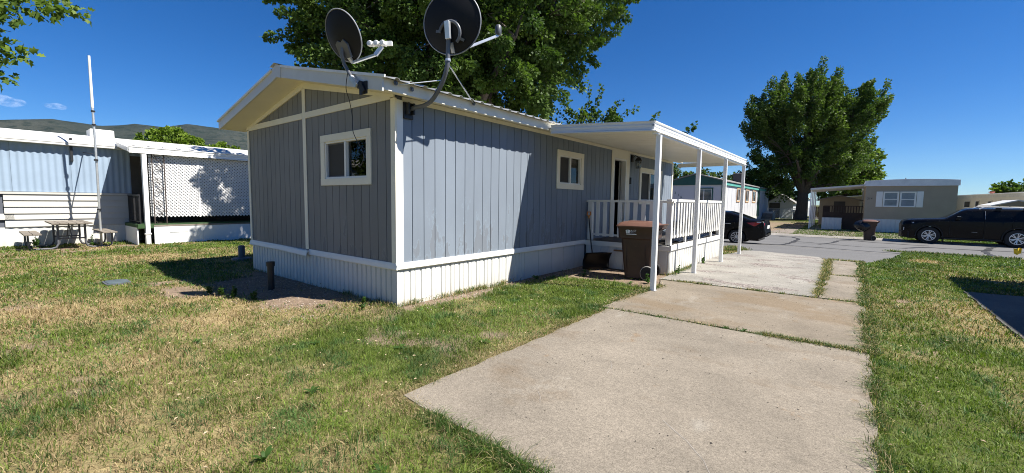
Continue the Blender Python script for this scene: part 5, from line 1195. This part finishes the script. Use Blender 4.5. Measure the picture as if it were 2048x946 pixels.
tree('maple_tree', 'huge dark green maple rising directly behind the grey-blue home', (-12.3, 11.9, 0),
     [((-12.5, 10.3, 8.3), (3.4, 3.4, 3.6)), ((-11.2, 12.4, 9.2), (4.2, 4.2, 4.2)), ((-13.6, 8.6, 7.2), (2.4, 2.4, 2.6)), ((-10.2, 13.2, 7.0), (2.6, 2.6, 2.1)), ((-8.8, 14.8, 9.6), (2.4, 2.6, 1.9)), ((-12.2, 10.8, 5.6), (2.6, 2.8, 1.6)), ((-10.6, 12.9, 5.5), (2.2, 2.2, 1.3)), ((-9.2, 14.4, 7.9), (2.0, 2.0, 1.6)), ((-14.6, 7.6, 8.2), (1.6, 1.6, 1.6))],
     560, 340, .118, 1.30, .34, .42, (.1, .0, 3.2), .25, *G1, limbs=14, droop=.5, surf=.42,
     extra=[((-8.9, 15.0, 8.3), (-7.3, 15.9, 9.1)), ((-9.6, 14.2, 7.2), (-8.6, 15.2, 6.2)), ((-9.2, 14.6, 7.6), (-8.1, 15.4, 7.1)), ((-8.6, 15.2, 9.0), (-7.2, 16.2, 8.9)), ((-10.3, 13.4, 5.9), (-9.3, 13.9, 5.1)), ((-9.0, 14.8, 8.6), (-7.8, 15.6, 8.0)), ((-14.2, 7.6, 7.0), (-15.3, 6.2, 7.0)), ((-14.5, 7.4, 8.2), (-15.6, 6.4, 8.3)), ((-13.8, 7.4, 6.0), (-14.4, 6.5, 5.6))])
tree('young_maple', 'sparse upright young tree poking above the awning behind the home', (-10.6, 19.6, 0),
     [((-10.4, 19.3, 5.0), (1.5, 1.5, 1.2)), ((-9.0, 19.6, 4.6), (1.4, 1.4, .6))], 46, 80, .15, .9, .20, .12, (0, 0, 2.6), .6, *G1, limbs=6,
     extra=[((-10.5, 19.3, 5.2), (-10.6, 19.2, 7.7)), ((-10.4, 19.3, 5.4), (-10.0, 19.5, 7.4)), ((-10.3, 19.3, 5.2), (-9.1, 20.0, 6.7)), ((-10.3, 19.3, 5.0), (-8.4, 20.2, 6.3)), ((-10.7, 19.2, 5.0), (-11.7, 18.6, 6.6)), ((-10.9, 19.1, 5.2), (-12.6, 18.0, 5.9)), ((-10.8, 19.1, 4.9), (-12.2, 18.4, 6.5)), ((-11.3, 18.8, 4.8), (-13.2, 17.6, 5.5)), ((-8.0, 20.0, 4.6), (-7.6, 20.6, 5.9)), ((-6.7, 20.9, 4.4), (-6.0, 21.2, 5.35)), ((-8.3, 20.0, 4.6), (-8.9, 19.9, 5.2)), ((-9.4, 19.6, 4.7), (-8.9, 20.1, 5.3)), ((-10.5, 19.3, 4.4), (-10.4, 19.3, 6.4)), ((-10.2, 19.4, 4.4), (-9.6, 19.7, 6.2)), ((-10.9, 19.2, 4.4), (-11.0, 19.1, 6.1))])
tree('silver_maple', 'tall full dark tree standing alone across the road left of the tan home', (-4.6, 57.5, -.14),
     [((-5.6, 57.3, 11.5), (5.0, 4.5, 4.2)), ((-1.5, 58.0, 10.2), (3.4, 3.4, 4.4)), ((-5.8, 57.0, 6.4), (4.2, 4.0, 2.8)), ((-8.6, 56.6, 10.6), (2.4, 2.4, 2.2)), ((-4.0, 57.6, 14.0), (2.6, 2.6, 2.6)), ((.3, 58.2, 11.8), (1.9, 1.9, 2.6)), ((-1.8, 57.8, 6.2), (3.0, 3.0, 3.0)), ((-8.4, 56.8, 4.6), (2.2, 2.0, 1.5))],
     500, 230, .20, 2.5, .46, .62, (.1, .1, 3.0), .95, (.024, .058, .013), (.13, .19, .036), limbs=14, droop=.05)
tree('light_maple', 'lighter green tree behind the tall dark tree, above the carport', (-.3, 72, -.12),
     [((-.6, 72, 7.0), (3.2, 3.2, 3.8)), ((.8, 72.4, 4.6), (2.4, 2.4, 2.6)), ((-2.4, 72, 5), (2.6, 2.5, 3))], 240, 70, .36, 1.5, .5, .3, (0, 0, 2), .3, *G2, limbs=8)
for k, (x, y, h, r_, lab) in enumerate(((-20.5, 60, 6.6, 3.6, 'dark leafy tree left of the green gable seen under the awning'), (-16.4, 63, 6.6, 3.4, 'grey-green tree directly above the green gable roof'), (-13.0, 66, 5.5, 2.4, 'small tree between the last two awning posts'), (-9.6, 70, 5.6, 3.0, 'shaded tree behind the end of the green gabled home'))):
    tree('background_tree', lab, (x, y, -.12), [((x, y, h*.62), (r_, r_, h*.40)), ((x+r_*.4, y, h*.45), (r_*.8, r_*.8, h*.3))], 130, 60, .36, 1.3, .5, .25, (0, 0, 1.6), .4, (.030, .055, .022), (.10, .145, .05), limbs=6, group='trees behind the green gabled home')
tree('background_tree', 'loose yellow-green tree above the cream trailer at the right edge', (14.9, 79, -.12), [((14.9, 79, 3.4), (1.6, 1.6, 1.2)), ((17.2, 79, 3.3), (1.4, 1.4, 1.2))], 60, 50, .34, 1.2, .4, .2, (0, 0, 1.6), .5, *G2, limbs=5, extra=[((15.2, 79, 3.6), (16.3, 79, 5.2))])
tree('willow_tree', 'rounded bright green tree behind the roof of the left trailer', (-59, 15.5, 0), [((-60, 14.2, 5.2), (3.6, 4.4, 3.9)), ((-58.5, 18.5, 4.6), (3.2, 3.6, 3.2)), ((-60, 11.5, 4.4), (3, 2.8, 3.0))], 620, 110, .26, .75, .5, .4, (0, 0, 2.2), .2, (.075, .135, .018), (.24, .33, .045), limbs=7, droop=.5, surf=.2)
tree('ash_tree', 'overhanging leafy branch tips at the top left corner', (-12.8, -3.4, 0), [((-11.0, -1.8, 5.6), (1.6, 1.5, 1.5)), ((-14.0, -3.4, 5.2), (3.0, 2.6, 2.9)), ((-15, -6, 6.5), (3.5, 3, 3)), ((-15.6, -2.5, 3.5), (2.3, 1.2, 1.7))], 330, 95, .10, .9, .24, .26, (.2, .2, 3.0), .1, *G2, limbs=7, lobed=True, lim_r=.6, droop=.8,
     extra=[((-9.9, .0, 4.25), (-9.0, .55, 4.12)), ((-9.7, -.2, 3.9), (-8.98, .62, 3.72)), ((-9.8, -.1, 3.75), (-9.0, .45, 3.58)), ((-9.7, -.2, 3.45), (-9.0, .36, 3.30)), ((-10.0, .2, 4.5), (-9.0, .95, 4.42)), ((-10.1, .3, 4.7), (-9.0, 1.22, 4.52)), ((-9.8, 0, 4.4), (-9.05, .30, 4.30)), ((-9.9, .1, 4.4), (-8.98, .80, 4.34))])

# ------------------------------------------------------------------ grass (nobody could count it)
def in_view(x, y, mar=1.2):
    # camera looks along (-.62, .78); keep a margin for a step aside
    f = -.62*x + .78*y; s_ = .782*x + .623*y
    return (f > -.2) & (np.abs(s_) < 1.22*f + mar)
def blades(n_try, x0, x1, y0, y1, dens, hmin, hmax, wid):
    x = rng.uniform(x0, x1, n_try); y = rng.uniform(y0, y1, n_try); d = np.hypot(x, y)+.01
    keep = in_view(x, y) & (d > 1.6)
    x, y, d = x[keep], y[keep], d[keep]
    A = (x1-x0)*(y1-y0)/n_try; p = dens(x, y, d)*A
    keep = (rng.random(len(x)) < p) & ~slabdist(x, y); return x[keep], y[keep], d[keep]
def blade_mesh(x, y, h, wd, col, lean=.55, curl=.35):
    n = len(x); a_ = rng.random(n)*2*np.pi; ln = rng.normal(size=n)*lean; b_ = rng.random(n)*2*np.pi
    z = terr(y) - .004; ca, sa = np.cos(a_), np.sin(a_); lx, ly = np.cos(b_)*ln, np.sin(b_)*ln
    hx = wd/2*ca; hy = wd/2*sa
    P = np.empty((n, 5, 3)); 
    P[:, 0] = np.stack([x-hx, y-hy, z], 1); P[:, 1] = np.stack([x+hx, y+hy, z], 1)
    mx_, my_, mz_ = x+lx*h*.5, y+ly*h*.5, z+h*.58
    P[:, 2] = np.stack([mx_-hx*.75, my_-hy*.75, mz_], 1); P[:, 3] = np.stack([mx_+hx*.75, my_+hy*.75, mz_], 1)
    c = 1+curl; P[:, 4] = np.stack([x+lx*h*c*1.15, y+ly*h*c*1.15, z+h*np.maximum(.25, 1-.35*np.abs(ln))], 1)
    b = np.arange(n)[:, None]*5; F = np.concatenate([b+[0, 1, 3], b+[0, 3, 2], b+[2, 3, 4]], 0)
    return P.reshape(-1, 3), F, np.repeat(col, 5, 0)
def gdens(x, y, d):
    b_ = bare(x, y); dr_ = dryness(x, y)
    cl = fbm(x, y, .16, 2); k = np.clip(1-b_*2.6, .03, 1)*(1.05-.35*dr_)*np.clip(.35+1.3*cl, .2, 1.5)
    return 6500*np.minimum(1, (3.2/d)**1.35)*k
parts = []
for (n_, x0, x1, y0, y1) in ((800000, -7, 4, -.4, 7), (420000, -13, -4, -1, 9), (300000, -21, -9, -4, 12), (260000, -.2, 7, 5, 23), (120000, -5, 8, 31, 60), (20000, -8, -2.6, 14, 18), (60000, -4, -2.4, 7, 10)):
    x, y, d = blades(n_, x0, x1, y0, y1, gdens, 0, 0, 0)
    # drop overlaps between the sampling boxes
    if x0 == -13: k = ~((x > -7) & (y > -.4) & (y < 7)); x, y, d = x[k], y[k], d[k]
    if x0 == -21: k = ~((x > -13) & (y > -1) & (y < 9)) & ~((x > -7) & (y > -.4)); x, y, d = x[k], y[k], d[k]
    if x0 == -.2: k = ~((x < 4) & (y < 7)); x, y, d = x[k], y[k], d[k]
    n = len(x); dr_ = dryness(x, y); dry = rng.random(n) < (dr_*1.05-.12)
    g = rng.random((n, 1)); tone = fbm(x, y, .6, 3)[:, None]
    green = np.array((.070, .128, .019))*(1-g) + np.array((.190, .250, .042))*g; green = green*(.65+.7*tone)
    cv = (fbm(x-11, y+3, .22, 3) > .60)[:, None]; green = np.where(cv, green*np.array((.62, .80, 1.25)), green)
    straw_ = np.array((.43, .335, .180))*(1-g) + np.array((.22, .155, .085))*g
    col = np.where(dry[:, None], straw_, green)
    h = (.019+.032*rng.random(n))*np.where(dry, .75, 1.0)*(.75+.6*fbm(x+5, y+5, .5, 2)); tf = fbm(x+40, y-17, .34, 3) > .585; h = np.where(tf, h*1.7, h); col = np.where(tf[:, None] & ~dry[:, None], col*.80, col); h = np.minimum(h*1.1, .085); wd = np.maximum(.0042, .0011*d)*(.7+.7*rng.random(n))
    parts.append(blade_mesh(x, y, h, wd, col, .75))
# edge tufts that lean over the concrete, weeds in the joints
def along(pts, n, spread):
    pts = np.array(pts, float); seg = np.linalg.norm(np.diff(pts, axis=0), axis=1); c = np.concatenate([[0], np.cumsum(seg)]); t = rng.random(n)*c[-1]
    return np.interp(t, c, pts[:, 0]) + rng.normal(size=n)*spread, np.interp(t, c, pts[:, 1]) + rng.normal(size=n)*spread
for pts, n, sp_, hh, dryp, clump in (([(.23, 1.3), (.23, 5.7), (.235, 11.8), (.24, 14.9)], 15000, .035, .075, .3, .45), ([(-2.3, 1.95), (-2.72, 2.05), (-2.71, 5.6)], 19000, .05, .032, .90, .30), ([(-2.3, 1.93), (-1.27, 1.88), (-.6, 1.4)], 4200, .035, .07, .15, .3), ([(-2.84, 5.7), (-2.84, 6.2), (-2.72, 7.9)], 3000, .04, .06, .5, .4),
        ([(-2.70, 5.66), (.21, 5.735)], 5200, .022, .065, .35, .55), ([(-2.9, 8.55), (-.4, 8.64), (.22, 8.65)], 2600, .018, .06, .45, .52), ([(-.395, 8.7), (-.40, 11.7), (-.46, 14.9)], 5200, .035, .075, .5, .42), ([(-.36, 11.69), (.22, 11.76)], 500, .012, .05, .4, .4), ([(-3.0, 9.2), (-3.02, 11.0)], 900, .05, .09, .3, .55), ([(-3.2, 15.6), (-2.9, 16.1), (-3.4, 17.2)], 1500, .12, .10, .35, .3), ([(-5.07, 3.72), (-5.07, 6.4)], 1500, .05, .09, .45, .5), ([(-6.6, 3.72), (-5.1, 3.72)], 700, .06, .08, .5, .55), ([(1.2, 22.7), (5, 22.4)], 1800, .1, .11, .2, .3), ([(-.5, 15.1), (.3, 15.0)], 500, .06, .06, .6, .3)):
    x, y = along(pts, n, sp_); k = (fbm(x*1.0, y*1.0, .30, 2) > clump) | (rng.random(n) < .10); x, y = x[k], y[k]; n = len(x); g = rng.random((n, 1)); dry = rng.random(n) < dryp
    col = np.where(dry[:, None], np.array((.42, .335, .18))*(.6+.6*g), np.array((.055, .105, .020))*(.6+.9*g))
    parts.append(blade_mesh(x, y, hh*(.5+.9*rng.random(n)), np.maximum(.004, .0010*np.hypot(x, y))*(.8+.6*rng.random(n)), col, .9))
V = np.concatenate([p[0] for p in parts]); off = 0; Fs = []
for p in parts: Fs.append(p[1]+off); off += len(p[0])
C = np.concatenate([p[2] for p in parts]); print('grass blades', len(V)//5)
tag(npmesh('grass', V, np.concatenate(Fs), GRASSM, None, C), kind='stuff')
# single broad-leaved weeds that can be told apart
def rosette(x, y, r_, n, upright, c, name, label, stalk=0):
    t = thing(name, label, 'weed', (x, y, T(y)), 'weeds in the lawn and joints')
    a_ = np.linspace(0, 2*np.pi, n, endpoint=False) + rng.random(n)*.5; Vs, Fs, Cs = [], [], []
    for k in range(n):
        L_ = r_*(.7+.5*rng.random()); up_ = upright*(.6+.8*rng.random()); d = np.array((math.cos(a_[k]), math.sin(a_[k]), 0)); s_ = np.array((-d[1], d[0], 0)); b = len(Vs)
        for q, w_ in ((0, .03), (.3, .11), (.6, .15), (.85, .09), (1.0, .0)):
            p = d*L_*q*(1-.25*up_) + np.array((0, 0, L_*(up_*q - .45*up_*q*q)+.01)); wv = w_*L_*1.1
            Vs += [p - s_*wv + (0, 0, wv*.25), p + s_*wv + (0, 0, wv*.25)]
        Fs += [(b+2*i, b+2*i+1, b+2*i+3, b+2*i+2) for i in range(4)]; tone = .7+.6*rng.random(); Cs += [np.array(c)*tone]*10
    npmesh('leaves', np.array(Vs), np.array(Fs), LEAF, t, np.array(Cs))
    if stalk:
        sv = MB(); P, D, Ln = [], [], []
        for k in range(stalk):
            a2 = rng.random()*6.28; h = r_*(.9+.9*rng.random()); e = (.25*r_*math.cos(a2), .25*r_*math.sin(a2), h); sv.tube([(0, 0, 0), (e[0]*.4, e[1]*.4, h*.55), e], .0035, 4, False); P.append((e[0]*.3, e[1]*.3, h*.25)); D.append(np.array(e)/np.linalg.norm(e)); Ln.append(h*.8)
        build('stalk', sv, STEM, t, 60, local=True)
        V_, F_, C_ = spray_leaves(np.array(P), np.array(D), np.array(Ln), np.full(stalk, .02), 26, .035, np.array(c)*.7, np.array(c)*1.3); npmesh('stem_leaves', V_, F_, LEAF, t, C_)
    return t
STEM = pm('green_stem', (.09, .12, .035), .7)
GW = (.050, .105, .022)
rosette(-2.62, .98, .085, 9, .9, (.06, .125, .025), 'broadleaf_weed', 'bright broad-leaved weed at the bottom of the lawn, left of the concrete corner')
for x, y, r_, n, u, st_, lab in ((-7.4, 2.42, .13, 6, .8, 3, 'tall leafy weed at the edge of the house shadow, nearest the pipe'), (-7.7, 2.36, .12, 6, .8, 3, 'tall weed stalks second from the pipe at the shadow edge'), (-7.95, 2.28, .11, 6, .7, 2, 'short weed stalks at the left of the shadow-edge clump'), (-6.95, 2.55, .12, 5, .8, 3, 'thin weed stalks in the dirt right of the pipe'), (-5.35, 3.35, .16, 8, .7, 2, 'leafy weed against the skirting at the home corner'),
        (-5.9, 3.05, .14, 8, .3, 0, 'flat weed in the dirt by the shadow edge'), (-4.85, 6.9, .18, 10, .5, 0, 'bushy flat weed against the side skirting'), (-4.35, 7.9, .15, 8, .6, 1, 'weed in the dirt in front of the bin shadow'), (-3.0, 8.0, .15, 9, .7, 2, 'leafy weed at the foot of the brown bin wheel'), (-3.25, 7.75, .12, 8, .5, 0, 'small weed between bin and awning post'), (-2.93, 9.5, .16, 10, .7, 2, 'weed clump at the porch corner by the concrete'), (-2.93, 11.6, .13, 7, .9, 3, 'thin pale weed against the porch side skirting'),
        (-.95, 5.72, .085, 9, .8, 0, 'tallest weed in the middle of the concrete joint'), (-1.15, 5.71, .08, 7, .5, 0, 'low weed beside the tallest joint weed'), (-.45, 5.73, .08, 8, .6, 0, 'tufted weed right of the tallest joint weed'), (-1.95, 5.68, .10, 8, .4, 0, 'flat green weed near the left of the joint'), (.0, 5.74, .08, 7, .5, 0, 'weed near the right end of the concrete joint'), (-2.2, 8.58, .12, 8, .5, 0, 'dark weed at the left of the far joint'), (.30, 3.3, .07, 10, .6, 0, 'big weed leaning over the right edge of the concrete'), (.30, 2.75, .06, 10, .5, 0, 'second weed on the right concrete edge'),
        (-3.05, 3.4, .15, 7, .5, 0, 'broad weed in the green strip left of the concrete'), (-3.6, 2.7, .16, 8, .3, 0, 'flat weed in the mid lawn'), (-4.4, 2.2, .14, 7, .4, 0, 'weed on the dry lawn left of centre'), (-3.3, 1.6, .15, 8, .4, 0, 'weed on the near lawn left of the concrete'), (-5.4, 1.4, .13, 7, .4, 0, 'weed in the left lawn'), (-2.0, 1.35, .13, 9, .5, 0, 'weed by the near corner of the concrete'),
        (-18.9, 1.1, .25, 8, 1.1, 5, 'wispy dry weed beside the left picnic bench'), (-18.3, 2.25, .25, 10, .8, 2, 'green weed under the picnic table')):
    rosette(x, y, r_*(.55 if y < 3.6 and x > -6.5 else .8), n, u, GW, 'weed', lab, st_)
SCUFF = pm('pale_scuff', (.30, .275, .25), .9, .1, 30)
for pts in ([(-1.75, 3.75), (-1.66, 3.6), (-1.63, 3.45)], [(-1.9, 2.75), (-1.82, 2.68), (-1.78, 2.6)], [(-.95, 2.95), (-.75, 2.78), (-.6, 2.62), (-.5, 2.45)], [(-1.3, 4.4), (-1.2, 4.36)]):
    o = ribbon('scuff_mark', pts, .004, .0236, SCUFF, drv, .008)
# litter on the concrete: crumbs of soil, grit and dry leaf bits
db = MB()
for k in range(420):
    x, y = R.uniform(-2.6, .2), R.uniform(2.0, 14.5)
    if not any(inside(p, np.array([x]), np.array([y]))[0] for p in SLABS): continue
    s_ = R.uniform(.0025, .006)*(1+y*.05); z = .026; a_ = R.uniform(0, 3)
    db.add([(x+s_*math.cos(a_+q*1.57)*R.uniform(.5, 1.6), y+s_*math.sin(a_+q*1.57), z) for q in range(4)]+[(x, y, z+s_*.8)], [(0, 1, 4), (1, 2, 4), (2, 3, 4), (3, 0, 4)])
tag(build('grit', db, pm('dark_grit', (.06, .05, .04), .9, .4, 50)), kind='stuff')
pb = MB()
for k in range(900):
    x, y = (R.uniform(-5.05, -4.6), R.uniform(3.9, 9)) if k % 2 else (R.uniform(-10, -5.3), R.uniform(2.3, 3.7)); s_ = R.uniform(.006, .02)
    pb.add([(x+s_*math.cos(q*1.57+k)*R.uniform(.6, 1.4), y+s_*math.sin(q*1.57+k)*R.uniform(.6, 1.4), -.004) for q in range(4)]+[(x, y, s_*.7)], [(0, 1, 4), (1, 2, 4), (2, 3, 4), (3, 0, 4)])
tag(build('gravel', pb, pm('pale_gravel', (.30, .25, .20), .9, .4, 40)), kind='stuff')
lt = MB()
for k in range(1500):
    x, y = (R.uniform(-14, -2.7), R.uniform(.6, 8)) if k % 4 else (R.uniform(.25, 3.5), R.uniform(2, 16)); s_ = R.uniform(.008, .022); a_ = R.uniform(0, 6.3); z = .02+R.uniform(0, .03)
    if slabdist(np.array([x]), np.array([y]))[0]: continue
    c_, d_ = math.cos(a_)*s_, math.sin(a_)*s_; lt.add([(x-c_, y-d_, z), (x+d_*.5, y-c_*.5, z+s_*.5), (x+c_, y+d_, z+s_*.2), (x-d_*.5, y+c_*.5, z+s_*.35)], [(0, 1, 2, 3)])
tag(build('leaf_litter', lt, pm('dry_leaf_litter', (.42, .33, .22), .9, .45, 60), recalc=False), kind='stuff')
tw = MB().tube([(.93, 2.62, .03), (.99, 2.72, .05), (1.03, 2.84, .045), (1.10, 2.93, .06)], [.008, .007, .006, .003], 6).tube([(.99, 2.72, .05), (.94, 2.80, .06)], .004, 5)
tag(build('fallen_twig', tw, pm('pale_dead_wood', (.36, .29, .21), .8), None, 60), 'pale dead twig lying in the grass at the bottom right', 'twig')

# ------------------------------------------------------------------ air: pale even haze that only tells on the far hills
hm = bpy.data.materials.new('thin_air_haze'); hm.use_nodes = True; ht = hm.node_tree; ht.nodes.clear(); ho = N(ht, 'ShaderNodeOutputMaterial'); hv = N(ht, 'ShaderNodeVolumePrincipled')
hv.inputs['Color'].default_value = (.70, .84, 1.0, 1); hv.inputs['Density'].default_value = 1.3e-5; hv.inputs['Anisotropy'].default_value = .2; ht.links.new(hv.outputs[0], ho.inputs['Volume'])
tag(build('haze', MB().box(-8600, 8600, -8600, 8600, -18, 720), hm), kind='stuff')
